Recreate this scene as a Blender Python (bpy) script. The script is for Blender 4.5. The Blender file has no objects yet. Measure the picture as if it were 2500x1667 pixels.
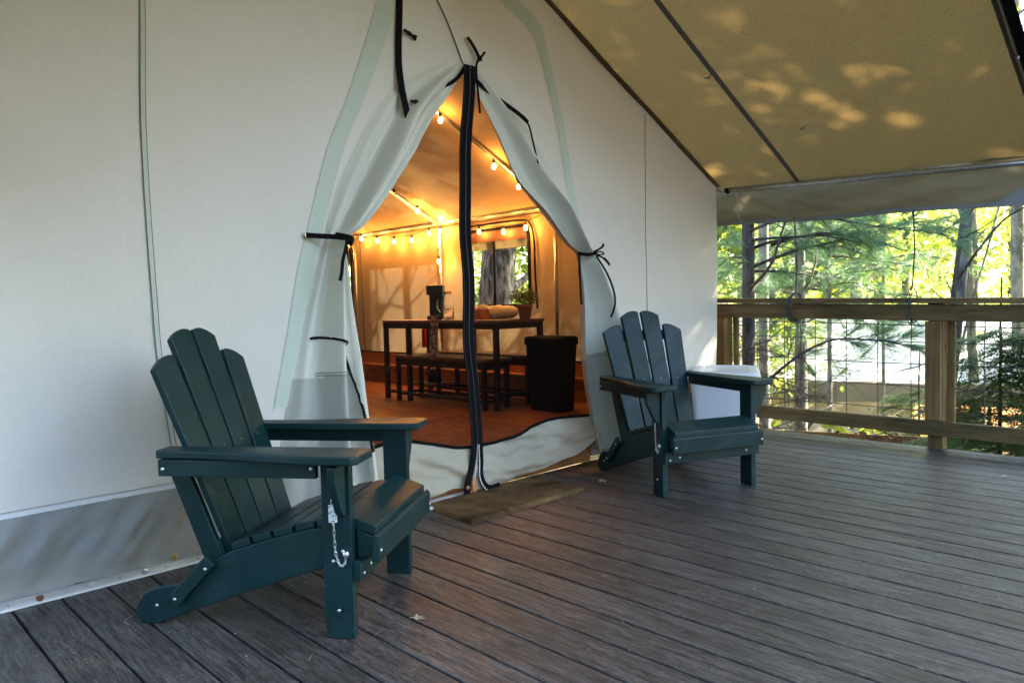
import bpy, bmesh, math, random
from mathutils import Vector, Matrix, noise

random.seed(7)
scene = bpy.context.scene
COL = scene.collection
PI = math.pi

# ------------------------------------------------------------------ camera, light, exposure
CAMZ = 0.97
cam_d = bpy.data.cameras.new("camera")
cam = bpy.data.objects.new("camera", cam_d)
COL.objects.link(cam)
Rx = Vector((0.7149550, -0.6987580, -0.0240124))
Dn = Vector((-0.0518274, -0.0187167, -0.9984806))
Fw = Vector((0.6972469, 0.7151132, -0.0495964))
cam.matrix_world = Matrix(((Rx.x, -Dn.x, -Fw.x, 0.0), (Rx.y, -Dn.y, -Fw.y, 0.0), (Rx.z, -Dn.z, -Fw.z, CAMZ), (0, 0, 0, 1)))
cam_d.lens = 26.17
cam_d.sensor_width = 36
cam_d.clip_start = 0.05
cam_d.clip_end = 600
scene.camera = cam
cam_d.dof.use_dof = True
cam_d.dof.focus_distance = 2.8
cam_d.dof.aperture_fstop = 9.0

SUN_DIR = Vector((0.80, -0.42, 0.55)).normalized()
world = bpy.data.worlds.new("World")
scene.world = world
world.use_nodes = True
wn = world.node_tree
wn.nodes.clear()
sky = wn.nodes.new("ShaderNodeTexSky")
sky.sky_type = 'NISHITA'
sky.sun_disc = False
sky.sun_elevation = math.asin(SUN_DIR.z)
sky.sun_rotation = math.atan2(SUN_DIR.x, SUN_DIR.y)
sky.air_density = 1.0
sky.dust_density = 1.6
sky.ozone_density = 1.3
bg = wn.nodes.new("ShaderNodeBackground")
bg.inputs[1].default_value = 0.15
wo = wn.nodes.new("ShaderNodeOutputWorld")
wn.links.new(sky.outputs[0], bg.inputs[0])
wn.links.new(bg.outputs[0], wo.inputs[0])

sun_d = bpy.data.lights.new("sun", 'SUN')
sun_d.energy = 5.0
sun_d.angle = math.radians(0.7)
sun_d.color = (1.0, 0.90, 0.74)
sun = bpy.data.objects.new("sun", sun_d)
sun.rotation_euler = SUN_DIR.to_track_quat('Z', 'Y').to_euler()
COL.objects.link(sun)

scene.view_settings.view_transform = 'Standard'
scene.view_settings.look = 'None'
scene.view_settings.gamma = 1
scene.view_settings.use_curve_mapping = False
scene.view_settings.exposure = 3.3
try:
    scene.cycles.max_bounces = 10
    scene.cycles.diffuse_bounces = 5
    scene.cycles.transparent_max_bounces = 16
    scene.cycles.sample_clamp_indirect = 6
    scene.cycles.use_denoising = True
except Exception:
    pass


# ------------------------------------------------------------------ materials
def nodes_of(name):
    m = bpy.data.materials.new(name)
    m.use_nodes = True
    nt = m.node_tree
    nt.nodes.clear()
    out = nt.nodes.new("ShaderNodeOutputMaterial")
    return m, nt, out


def N(nt, kind, **kw):
    n = nt.nodes.new(kind)
    for k, v in kw.items():
        if hasattr(n, k):
            setattr(n, k, v)
        else:
            n.inputs[k].default_value = v
    return n


def noise_ramp(nt, scale, c1, c2, lo=0.35, hi=0.65, stretch=None, detail=5, rough=0.55, coord='Object', rand=False):
    tc = nt.nodes.new("ShaderNodeTexCoord")
    mp = nt.nodes.new("ShaderNodeMapping")
    nt.links.new(tc.outputs[coord], mp.inputs[0])
    if stretch:
        mp.inputs['Scale'].default_value = stretch
    if rand:
        oi = nt.nodes.new("ShaderNodeObjectInfo")
        ml = nt.nodes.new("ShaderNodeMath")
        ml.operation = 'MULTIPLY'
        ml.inputs[1].default_value = 37.0
        nt.links.new(oi.outputs['Random'], ml.inputs[0])
        cb = nt.nodes.new("ShaderNodeCombineXYZ")
        for i in range(3):
            nt.links.new(ml.outputs[0], cb.inputs[i])
        nt.links.new(cb.outputs[0], mp.inputs['Location'])
    nz = nt.nodes.new("ShaderNodeTexNoise")
    nz.inputs['Scale'].default_value = scale
    nz.inputs['Detail'].default_value = detail
    nz.inputs['Roughness'].default_value = rough
    nt.links.new(mp.outputs[0], nz.inputs['Vector'])
    rp = nt.nodes.new("ShaderNodeValToRGB")
    rp.color_ramp.elements[0].position = lo
    rp.color_ramp.elements[1].position = hi
    rp.color_ramp.elements[0].color = (*c1, 1)
    rp.color_ramp.elements[1].color = (*c2, 1)
    nt.links.new(nz.outputs[0], rp.inputs[0])
    return rp, nz, mp


def mix_mul(nt, a, b, fac=1.0, mode='MULTIPLY'):
    mx = nt.nodes.new("ShaderNodeMixRGB")
    mx.blend_type = mode
    mx.inputs[0].default_value = fac
    nt.links.new(a, mx.inputs[1])
    nt.links.new(b, mx.inputs[2])
    return mx.outputs[0]


def add_bump(nt, bsdf, height, strength=0.2, dist=0.01):
    b = nt.nodes.new("ShaderNodeBump")
    b.inputs['Strength'].default_value = strength
    b.inputs['Distance'].default_value = dist
    nt.links.new(height, b.inputs['Height'])
    nt.links.new(b.outputs[0], bsdf.inputs['Normal'])
    return b


def simple(name, c1, c2=None, rough=0.5, scale=20, metal=0.0, bump=0.15, dist=0.004, stretch=None, rand=False, spec=0.5, lo=0.35, hi=0.65):
    m, nt, out = nodes_of(name)
    c2 = c2 or tuple(min(1, c * 1.25) for c in c1)
    rp, nz, mp = noise_ramp(nt, scale, c1, c2, stretch=stretch, rand=rand, lo=lo, hi=hi)
    p = N(nt, "ShaderNodeBsdfPrincipled", Roughness=rough, Metallic=metal)
    p.inputs['Specular IOR Level'].default_value = spec
    nt.links.new(rp.outputs[0], p.inputs['Base Color'])
    if bump:
        add_bump(nt, p, nz.outputs[0], bump, dist)
    nt.links.new(p.outputs[0], out.inputs[0])
    return m


def canvas(name, col, trans_col, trans, rough=0.75, mottled=0.12, weave=True, dirt=None, big=1.6, grain=(0.90, 260)):
    m, nt, out = nodes_of(name)
    d = tuple(c * (1 - mottled) for c in col)
    rp, nz, mp = noise_ramp(nt, big, d, col, lo=0.3, hi=0.7, detail=8)
    base = rp.outputs[0]
    fine, fz, _ = noise_ramp(nt, grain[1], (grain[0],) * 3, (1, 1, 1), detail=3)
    base = mix_mul(nt, base, fine.outputs[0])
    if dirt:
        dr, dz, _ = noise_ramp(nt, 26, (1, 1, 1), dirt, lo=0.66, hi=0.78, detail=6, stretch=(1, 1, 2.5))
        base = mix_mul(nt, base, dr.outputs[0], 0.8)
    p = N(nt, "ShaderNodeBsdfPrincipled", Roughness=rough)
    p.inputs['Specular IOR Level'].default_value = 0.25
    nt.links.new(base, p.inputs['Base Color'])
    wv, wz, _ = noise_ramp(nt, 9, (0, 0, 0), (1, 1, 1), detail=6)
    b1 = add_bump(nt, p, wz.outputs[0], 0.25, 0.012)
    t = nt.nodes.new("ShaderNodeBsdfTranslucent")
    t.inputs[0].default_value = (*trans_col, 1)
    tr_c = nt.nodes.new("ShaderNodeMixRGB")
    tr_c.blend_type = 'MULTIPLY'
    tr_c.inputs[0].default_value = 0.7
    tr_c.inputs[1].default_value = (*trans_col, 1)
    nt.links.new(fine.outputs[0], tr_c.inputs[2])
    nt.links.new(tr_c.outputs[0], t.inputs[0])
    mx = nt.nodes.new("ShaderNodeMixShader")
    mx.inputs[0].default_value = trans
    nt.links.new(p.outputs[0], mx.inputs[1])
    nt.links.new(t.outputs[0], mx.inputs[2])
    nt.links.new(mx.outputs[0], out.inputs[0])
    return m


M = {}
M['canvas'] = canvas('white_canvas', (0.745, 0.755, 0.685), (0.9, 0.8, 0.6), 0.06, dirt=(0.93, 0.93, 0.90), mottled=0.08, big=1.1)
M['canvas_flap'] = canvas('cream_flap_canvas', (0.72, 0.73, 0.63), (0.8, 0.75, 0.55), 0.02, dirt=(0.85, 0.84, 0.80))
M['flap_panel'] = canvas('pale_grey_flap_panel', (0.50, 0.51, 0.445), (0.6, 0.5, 0.4), 0.02, dirt=(0.6, 0.57, 0.5), mottled=0.2)
M['canvas_band'] = canvas('doubled_canvas', (0.615, 0.70, 0.60), (0.7, 0.8, 0.6), 0.05)
M['canvas_trim'] = canvas('white_hem_tape', (0.80, 0.82, 0.80), (0.9, 0.8, 0.6), 0.03)
M['vinyl'] = canvas('grey_vinyl_skirt', (0.31, 0.32, 0.295), (0.6, 0.5, 0.4), 0.04, dirt=(0.45, 0.42, 0.36), rough=0.55, mottled=0.25)
M['sill'] = canvas('cream_canvas', (0.50, 0.485, 0.37), (0.8, 0.6, 0.4), 0.10, dirt=(0.8, 0.78, 0.7))
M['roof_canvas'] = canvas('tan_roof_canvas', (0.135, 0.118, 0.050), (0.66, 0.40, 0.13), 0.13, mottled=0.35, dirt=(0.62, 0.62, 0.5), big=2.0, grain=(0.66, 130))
M['valance'] = canvas('grey_tan_valance', (0.165, 0.150, 0.105), (0.46, 0.39, 0.25), 0.13, mottled=0.35)
M['valance_light'] = canvas('light_grey_valance', (0.25, 0.26, 0.26), (0.5, 0.5, 0.5), 0.15, mottled=0.15)
M['blanket'] = canvas('orange_tan_cloth', (0.62, 0.36, 0.17), (0.9, 0.6, 0.3), 0.15)
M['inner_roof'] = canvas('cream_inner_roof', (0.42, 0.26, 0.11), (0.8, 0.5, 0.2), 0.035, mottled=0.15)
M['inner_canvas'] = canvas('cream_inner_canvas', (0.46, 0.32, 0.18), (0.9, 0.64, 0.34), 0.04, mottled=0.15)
M['roof_seam'] = simple('grey_seam_tape', (0.085, 0.085, 0.075), rough=0.8, bump=0)
M['black_web'] = simple('black_webbing', (0.006, 0.006, 0.008), (0.010, 0.010, 0.011), rough=0.95, scale=300, bump=0.3, dist=0.001, spec=0.08)
M['zip_edge'] = simple('zipper_coil_grey', (0.035, 0.037, 0.04), rough=0.5, scale=300, bump=0)
M['alu'] = simple('aluminium_strip', (0.50, 0.52, 0.54), (0.66, 0.68, 0.70), rough=0.38, metal=0.7, scale=6, bump=0.1, stretch=(0.3, 1, 4))
M['steel'] = simple('galvanised_tube', (0.36, 0.38, 0.40), (0.50, 0.52, 0.54), rough=0.35, metal=0.85, scale=30, bump=0.05)
M['brass'] = simple('brass_fitting', (0.42, 0.30, 0.12), rough=0.35, metal=0.9, bump=0)
M['rust'] = simple('rusty_bolt', (0.10, 0.035, 0.02), (0.22, 0.09, 0.05), rough=0.8, scale=80)
M['screw'] = simple('bright_screw', (0.72, 0.72, 0.72), rough=0.28, metal=0.9, bump=0)
M['hdpe'] = None
M['black'] = simple('black_metal', (0.008, 0.008, 0.009), rough=0.45, bump=0)
M['black_pl'] = simple('black_plastic', (0.004, 0.004, 0.005), (0.007, 0.007, 0.008), rough=0.75, spec=0.15, scale=120, bump=0.1, dist=0.001)
M['white_pl'] = simple('white_plastic', (0.74, 0.77, 0.80), (0.80, 0.82, 0.84), rough=0.32, scale=3, bump=0.02)
M['rope'] = simple('dark_cord', (0.03, 0.03, 0.028), (0.10, 0.10, 0.09), rough=0.85, scale=90)
M['white_rope'] = simple('pale_cord', (0.45, 0.46, 0.38), rough=0.9, scale=50)
M['tag'] = None
M['bark'] = simple('grey_bark', (0.06, 0.054, 0.046), (0.24, 0.22, 0.19), rough=0.95, scale=14, stretch=(1, 1, 0.25), bump=0.9, dist=0.05, rand=True)
M['bark_pine'] = simple('pine_bark', (0.03, 0.026, 0.023), (0.12, 0.10, 0.088), rough=0.95, scale=16, stretch=(1, 1, 0.3), bump=0.9, dist=0.04, rand=True)
M['bark_oak'] = simple('rough_oak_bark', (0.022, 0.018, 0.013), (0.17, 0.155, 0.125), rough=0.95, scale=20, stretch=(1, 1, 0.3), bump=1.0, dist=0.05, lo=.40, hi=.62)
M['bark_mid'] = simple('lichen_grey_bark', (0.05, 0.048, 0.042), (0.22, 0.215, 0.195), rough=0.9, scale=9, stretch=(1, 1, 0.5), bump=0.5, dist=0.02, rand=True, lo=.40, hi=.62)
M['bark_pale'] = simple('mottled_pale_bark', (0.10, 0.098, 0.088), (0.32, 0.31, 0.28), rough=0.9, scale=9, stretch=(1, 1, 0.5), bump=0.4, dist=0.02, rand=True)
M['twig'] = simple('dead_twigs', (0.04, 0.033, 0.028), (0.11, 0.09, 0.075), rough=0.95, scale=10, bump=0)
M['pillow'] = simple('towel_cloth', (0.60, 0.52, 0.42), (0.70, 0.62, 0.52), rough=0.95, scale=40)
M['orange_box'] = simple('orange_wood_box', (0.35, 0.13, 0.04), (0.5, 0.2, 0.07), rough=0.6, scale=12, stretch=(1, 6, 1))
M['terracotta'] = simple('clay_pot', (0.28, 0.14, 0.08), rough=0.8)
M['red'] = simple('red_enamel', (0.42, 0.015, 0.015), rough=0.3, bump=0)
M['table_top'] = simple('dark_brown_tabletop', (0.10, 0.055, 0.035), (0.18, 0.10, 0.065), rough=0.35, scale=10, stretch=(6, 1, 1), bump=0.05)
M['brown'] = simple('dark_brown_wicker', (0.03, 0.02, 0.014), (0.06, 0.04, 0.028), rough=0.8, scale=60)
M['rug'] = simple('worn_red_rug', (0.13, 0.040, 0.018), (0.25, 0.085, 0.034), rough=0.95, scale=14, stretch=(1, 1.6, 1), bump=0.5, lo=0.40, hi=0.62)
M['ground'] = simple('leaf_litter', (0.035, 0.030, 0.012), (0.17, 0.12, 0.055), rough=1.0, scale=3.2, bump=0.8, dist=0.1)
M['dry_leaf'] = simple('dry_leaf', (0.30, 0.24, 0.15), (0.48, 0.42, 0.30), rough=0.8, scale=60)
M['brown_leaf'] = simple('brown_dead_leaf', (0.10, 0.035, 0.02), (0.24, 0.10, 0.05), rough=0.85, scale=60)
M['litter_pale'] = simple('leaf_crumbs', (0.05, 0.035, 0.02), (0.30, 0.27, 0.20), rough=0.9, scale=9, lo=.45, hi=.55, bump=0)
M['litter'] = simple('dark_litter', (0.03, 0.025, 0.015), (0.07, 0.06, 0.035), rough=0.9)


def hdpe():
    m, nt, out = nodes_of('dark_teal_plastic_lumber')
    rp, nz, _ = noise_ramp(nt, 330, (0.0022, 0.0175, 0.0190), (0.0055, 0.0350, 0.0365), detail=2)
    sp, sz, _ = noise_ramp(nt, 9, (0.85, 0.85, 0.85), (1.12, 1.1, 1.1), detail=4, rand=True)
    base = mix_mul(nt, rp.outputs[0], sp.outputs[0])
    du, dz_, _ = noise_ramp(nt, 7, (0, 0, 0), (.5, .5, .5), lo=0.5, hi=0.85, detail=9, rough=0.75, rand=True)
    dm = nt.nodes.new("ShaderNodeMixRGB")
    nt.links.new(du.outputs[0], dm.inputs[0])
    nt.links.new(base, dm.inputs[1])
    dm.inputs[2].default_value = (0.040, 0.062, 0.060, 1)
    base = dm.outputs[0]
    p = N(nt, "ShaderNodeBsdfPrincipled", Roughness=0.42)
    p.inputs['Specular IOR Level'].default_value = 0.30
    nt.links.new(base, p.inputs['Base Color'])
    rr, rz, _ = noise_ramp(nt, 5, (0.36, 0.36, 0.36), (0.54, 0.54, 0.54), detail=5, rand=True)
    nt.links.new(rr.outputs[0], p.inputs['Roughness'])
    add_bump(nt, p, nz.outputs[0], 0.35, 0.0012)
    nt.links.new(p.outputs[0], out.inputs[0])
    return m


M['hdpe'] = hdpe()


def deckmat():
    m, nt, out = nodes_of('weathered_brown_composite')
    g, gz, _ = noise_ramp(nt, 9, (0.020, 0.0170, 0.0145), (0.102, 0.094, 0.083), stretch=(11, 1.0, 1), detail=10, rough=0.85, rand=True, lo=0.40, hi=0.63)
    b, bz, _ = noise_ramp(nt, 2.2, (0.82, 0.74, 0.70), (1.35, 1.36, 1.36), detail=7, rough=0.6, rand=False, coord='Generated', stretch=(1, 14, 1))
    b2, bz2, _ = noise_ramp(nt, 1.3, (0.8, 0.76, 0.74), (1.25, 1.24, 1.24), detail=7, rough=0.65, rand=True, stretch=(1, 0.8, 1))
    s, sz, _ = noise_ramp(nt, 60, (0, 0, 0), (1, 1, 1), lo=0.53, hi=0.63, detail=10, rough=0.9, rand=True, stretch=(1.5, 0.6, 1))
    s2, sz2, _ = noise_ramp(nt, 1.8, (0.12, 0.12, 0.12), (1, 1, 1), lo=0.40, hi=0.64, detail=8, rand=True)
    oi = nt.nodes.new("ShaderNodeObjectInfo")
    rr = nt.nodes.new("ShaderNodeValToRGB")
    rr.color_ramp.elements[0].color = (0.86, 0.80, 0.78, 1)
    rr.color_ramp.elements[1].color = (1.12, 1.10, 1.10, 1)
    nt.links.new(oi.outputs['Random'], rr.inputs[0])
    base = mix_mul(nt, g.outputs[0], b2.outputs[0])
    base = mix_mul(nt, base, rr.outputs[0])
    wl, wz_, _ = noise_ramp(nt, 5.0, (0.62, 0.60, 0.58), (1.55, 1.57, 1.60), stretch=(9, 0.55, 1), detail=10, rough=0.8, rand=True, lo=0.36, hi=0.66)
    base = mix_mul(nt, base, wl.outputs[0])
    sm = mix_mul(nt, s.outputs[0], s2.outputs[0])
    mx = nt.nodes.new("ShaderNodeMixRGB")
    nt.links.new(sm, mx.inputs[0])
    nt.links.new(base, mx.inputs[1])
    mx.inputs[2].default_value = (0.24, 0.225, 0.20, 1)
    p = N(nt, "ShaderNodeBsdfPrincipled", Roughness=0.5)
    p.inputs['Specular IOR Level'].default_value = 0.28
    nt.links.new(mx.outputs[0], p.inputs['Base Color'])
    r2, rz2, _ = noise_ramp(nt, 7, (0.38, 0.38, 0.38), (0.60, 0.60, 0.60), stretch=(10, 1, 1), detail=6, rand=True)
    nt.links.new(r2.outputs[0], p.inputs['Roughness'])
    add_bump(nt, p, gz.outputs[0], 0.45, 0.004)
    nt.links.new(p.outputs[0], out.inputs[0])
    return m


M['deck'] = deckmat()


def woodmat(name, c1, c2, axis, rough=0.7, scale=4, knots=True):
    m, nt, out = nodes_of(name)
    st = [9, 9, 9]
    st[axis] = 0.7
    g, gz, mp = noise_ramp(nt, scale, c1, c2, stretch=tuple(st), detail=8, rough=0.65, rand=True, lo=0.32, hi=0.68)
    st2 = [2.2, 2.2, 2.2]
    st2[axis] = 0.9
    k, kz, _ = noise_ramp(nt, 2.4, (0.62, 0.66, 0.55), (1.1, 1.06, 1.0), stretch=tuple(st2), detail=3, rand=True, lo=0.35, hi=0.55)
    base = mix_mul(nt, g.outputs[0], k.outputs[0])
    if knots:
        tc = nt.nodes.new("ShaderNodeTexCoord")
        mp2 = nt.nodes.new("ShaderNodeMapping")
        st3 = [7, 7, 7]
        st3[axis] = 3.6
        mp2.inputs['Scale'].default_value = st3
        nt.links.new(tc.outputs['Object'], mp2.inputs[0])
        vo = nt.nodes.new("ShaderNodeTexVoronoi")
        vo.inputs['Scale'].default_value = 1.0
        nt.links.new(mp2.outputs[0], vo.inputs['Vector'])
        vr = nt.nodes.new("ShaderNodeValToRGB")
        vr.color_ramp.elements[0].position = 0.06
        vr.color_ramp.elements[0].color = (0.25, 0.18, 0.12, 1)
        vr.color_ramp.elements[1].position = 0.13
        vr.color_ramp.elements[1].color = (1, 1, 1, 1)
        nt.links.new(vo.outputs['Distance'], vr.inputs[0])
        base = mix_mul(nt, base, vr.outputs[0])
    p = N(nt, "ShaderNodeBsdfPrincipled", Roughness=rough)
    p.inputs['Specular IOR Level'].default_value = 0.3
    nt.links.new(base, p.inputs['Base Color'])
    add_bump(nt, p, gz.outputs[0], 0.4, 0.004)
    nt.links.new(p.outputs[0], out.inputs[0])
    return m


M['lumber_y'] = woodmat('treated_lumber_along', (0.085, 0.054, 0.022), (0.20, 0.132, 0.060), 1)
M['lumber_z'] = woodmat('treated_lumber_upright', (0.12, 0.070, 0.026), (0.25, 0.16, 0.068), 2)
M['inner_floor'] = woodmat('red_brown_floor', (0.20, 0.070, 0.020), (0.36, 0.135, 0.042), 1, rough=0.38, knots=False)
M['inner_board'] = woodmat('orange_pine_board', (0.26, 0.11, 0.035), (0.40, 0.19, 0.07), 1, rough=0.5)


def leafmat(name, c1, c2, t1, trans=0.5, rough=0.5):
    m, nt, out = nodes_of(name)
    oi = nt.nodes.new("ShaderNodeNewGeometry")
    rp = nt.nodes.new("ShaderNodeValToRGB")
    rp.color_ramp.elements[0].color = (*c1, 1)
    rp.color_ramp.elements[1].color = (*c2, 1)
    nt.links.new(oi.outputs['Random Per Island'], rp.inputs[0])
    p = N(nt, "ShaderNodeBsdfPrincipled", Roughness=rough)
    p.inputs['Specular IOR Level'].default_value = 0.35
    nt.links.new(rp.outputs[0], p.inputs['Base Color'])
    rp2 = nt.nodes.new("ShaderNodeValToRGB")
    rp2.color_ramp.elements[0].color = (*t1, 1)
    rp2.color_ramp.elements[1].color = (t1[0] * 1.7, t1[1] * 1.25, t1[2] * 1.1, 1)
    nt.links.new(oi.outputs['Random Per Island'], rp2.inputs[0])
    t = nt.nodes.new("ShaderNodeBsdfTranslucent")
    nt.links.new(rp2.outputs[0], t.inputs[0])
    mx = nt.nodes.new("ShaderNodeMixShader")
    mx.inputs[0].default_value = trans
    nt.links.new(p.outputs[0], mx.inputs[1])
    nt.links.new(t.outputs[0], mx.inputs[2])
    nt.links.new(mx.outputs[0], out.inputs[0])
    return m


M['leaf'] = leafmat('broad_green_leaves', (0.05, 0.10, 0.012), (0.14, 0.17, 0.025), (0.30, 0.42, 0.04), 0.55)
M['leaf_far'] = leafmat('yellow_green_leaves', (0.12, 0.19, 0.04), (0.24, 0.27, 0.07), (0.46, 0.62, 0.14), 0.6)
M['needle'] = leafmat('pine_needles', (0.06, 0.15, 0.085), (0.12, 0.24, 0.12), (0.16, 0.34, 0.13), 0.4)
M['hemlock'] = leafmat('hemlock_sprays', (0.04, 0.10, 0.035), (0.085, 0.17, 0.055), (0.12, 0.24, 0.06), 0.35)
M['dark_leaf'] = leafmat('dark_evergreen_leaves', (0.015, 0.035, 0.012), (0.035, 0.06, 0.02), (0.04, 0.08, 0.02), 0.25)  # kept dark so the added tree ring holds back low light
M['herb'] = leafmat('herb_leaves', (0.02, 0.05, 0.012), (0.05, 0.09, 0.02), (0.06, 0.1, 0.02), 0.3)


def screenmat(name='black_insect_screen', a=0.20, c=0.32):
    m, nt, out = nodes_of(name)
    d = N(nt, "ShaderNodeBsdfDiffuse")
    d.inputs[0].default_value = (0.010, 0.010, 0.012, 1)
    t = nt.nodes.new("ShaderNodeBsdfTransparent")
    rp, nz, _ = noise_ramp(nt, 3, (a, a, a), (c, c, c), detail=4)
    mx = nt.nodes.new("ShaderNodeMixShader")
    nt.links.new(rp.outputs[0], mx.inputs[0])
    nt.links.new(t.outputs[0], mx.inputs[1])
    nt.links.new(d.outputs[0], mx.inputs[2])
    nt.links.new(mx.outputs[0], out.inputs[0])
    return m


M['screen'] = screenmat()
M['win_screen'] = screenmat('window_screen_cloth', 0.05, 0.10)


def glassmat(name, col=(1, 1, 1)):
    m, nt, out = nodes_of(name)
    p = N(nt, "ShaderNodeBsdfPrincipled", Roughness=0.03)
    p.inputs['Transmission Weight'].default_value = 1.0
    p.inputs['Base Color'].default_value = (*col, 1)
    p.inputs['IOR'].default_value = 1.25
    nt.links.new(p.outputs[0], out.inputs[0])
    return m


M['glass'] = glassmat('clear_glass')


def emit(name, col, s):
    m, nt, out = nodes_of(name)
    e = nt.nodes.new("ShaderNodeEmission")
    e.inputs[0].default_value = (*col, 1)
    e.inputs[1].default_value = s
    nt.links.new(e.outputs[0], out.inputs[0])
    return m


M['bulb'] = emit('glowing_bulb', (1.0, 0.60, 0.18), 9)
M['porch_glow'] = emit('glowing_porch_canvas', (1.0, 0.50, 0.20), 0.55)  # canvas glows by itself, standing for lamplight in the neighbour's porch


def coir():
    m, nt, out = nodes_of('worn_coir_mat')
    rp, nz, _ = noise_ramp(nt, 240, (0.085, 0.056, 0.026), (0.28, 0.18, 0.08), detail=3)
    b, bz, _ = noise_ramp(nt, 3.5, (0.30, 0.28, 0.30), (1.1, 1.05, 1.0), lo=0.38, hi=0.60, detail=7, rough=0.65)
    base = mix_mul(nt, rp.outputs[0], b.outputs[0])
    p = N(nt, "ShaderNodeBsdfPrincipled", Roughness=1.0)
    p.inputs['Specular IOR Level'].default_value = 0.1
    nt.links.new(base, p.inputs['Base Color'])
    add_bump(nt, p, nz.outputs[0], 1.0, 0.006)
    nt.links.new(p.outputs[0], out.inputs[0])
    return m


M['coir'] = coir()


def tagmat():
    m, nt, out = nodes_of('printed_white_tag')
    tc = nt.nodes.new("ShaderNodeTexCoord")
    mp = nt.nodes.new("ShaderNodeMapping")
    mp.inputs['Scale'].default_value = (60, 60, 160)
    nt.links.new(tc.outputs['Object'], mp.inputs[0])
    nz = nt.nodes.new("ShaderNodeTexNoise")
    nz.inputs['Scale'].default_value = 1.6
    nt.links.new(mp.outputs[0], nz.inputs['Vector'])
    rp = nt.nodes.new("ShaderNodeValToRGB")
    rp.color_ramp.elements[0].position = 0.52
    rp.color_ramp.elements[0].color = (0.78, 0.79, 0.80, 1)
    rp.color_ramp.elements[1].position = 0.58
    rp.color_ramp.elements[1].color = (0.2, 0.21, 0.23, 1)
    nt.links.new(nz.outputs[0], rp.inputs[0])
    p = N(nt, "ShaderNodeBsdfPrincipled", Roughness=0.4)
    nt.links.new(rp.outputs[0], p.inputs['Base Color'])
    nt.links.new(p.outputs[0], out.inputs[0])
    return m


M['tag'] = tagmat()


# ------------------------------------------------------------------ helpers
def link(name, me, mat=None, parent=None, loc=None, rot=None, label=None, cat=None, group=None, kind=None):
    o = bpy.data.objects.new(name, me)
    COL.objects.link(o)
    if mat is not None and me is not None and len(me.materials) == 0:
        for mm in (mat if isinstance(mat, (list, tuple)) else [mat]):
            me.materials.append(mm)
    if parent is not None:
        o.parent = parent
    if loc is not None:
        o.location = loc
    if rot is not None:
        o.rotation_euler = rot
    tag(o, label, cat, group, kind)
    return o


def tag(o, label=None, cat=None, group=None, kind=None):
    if label:
        o['label'] = label
    if cat:
        o['category'] = cat
    if group:
        o['group'] = group
    if kind:
        o['kind'] = kind
    return o


def empty(name, loc=(0, 0, 0), rz=0, **kw):
    return link(name, None, loc=loc, rot=(0, 0, rz), **kw)


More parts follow.
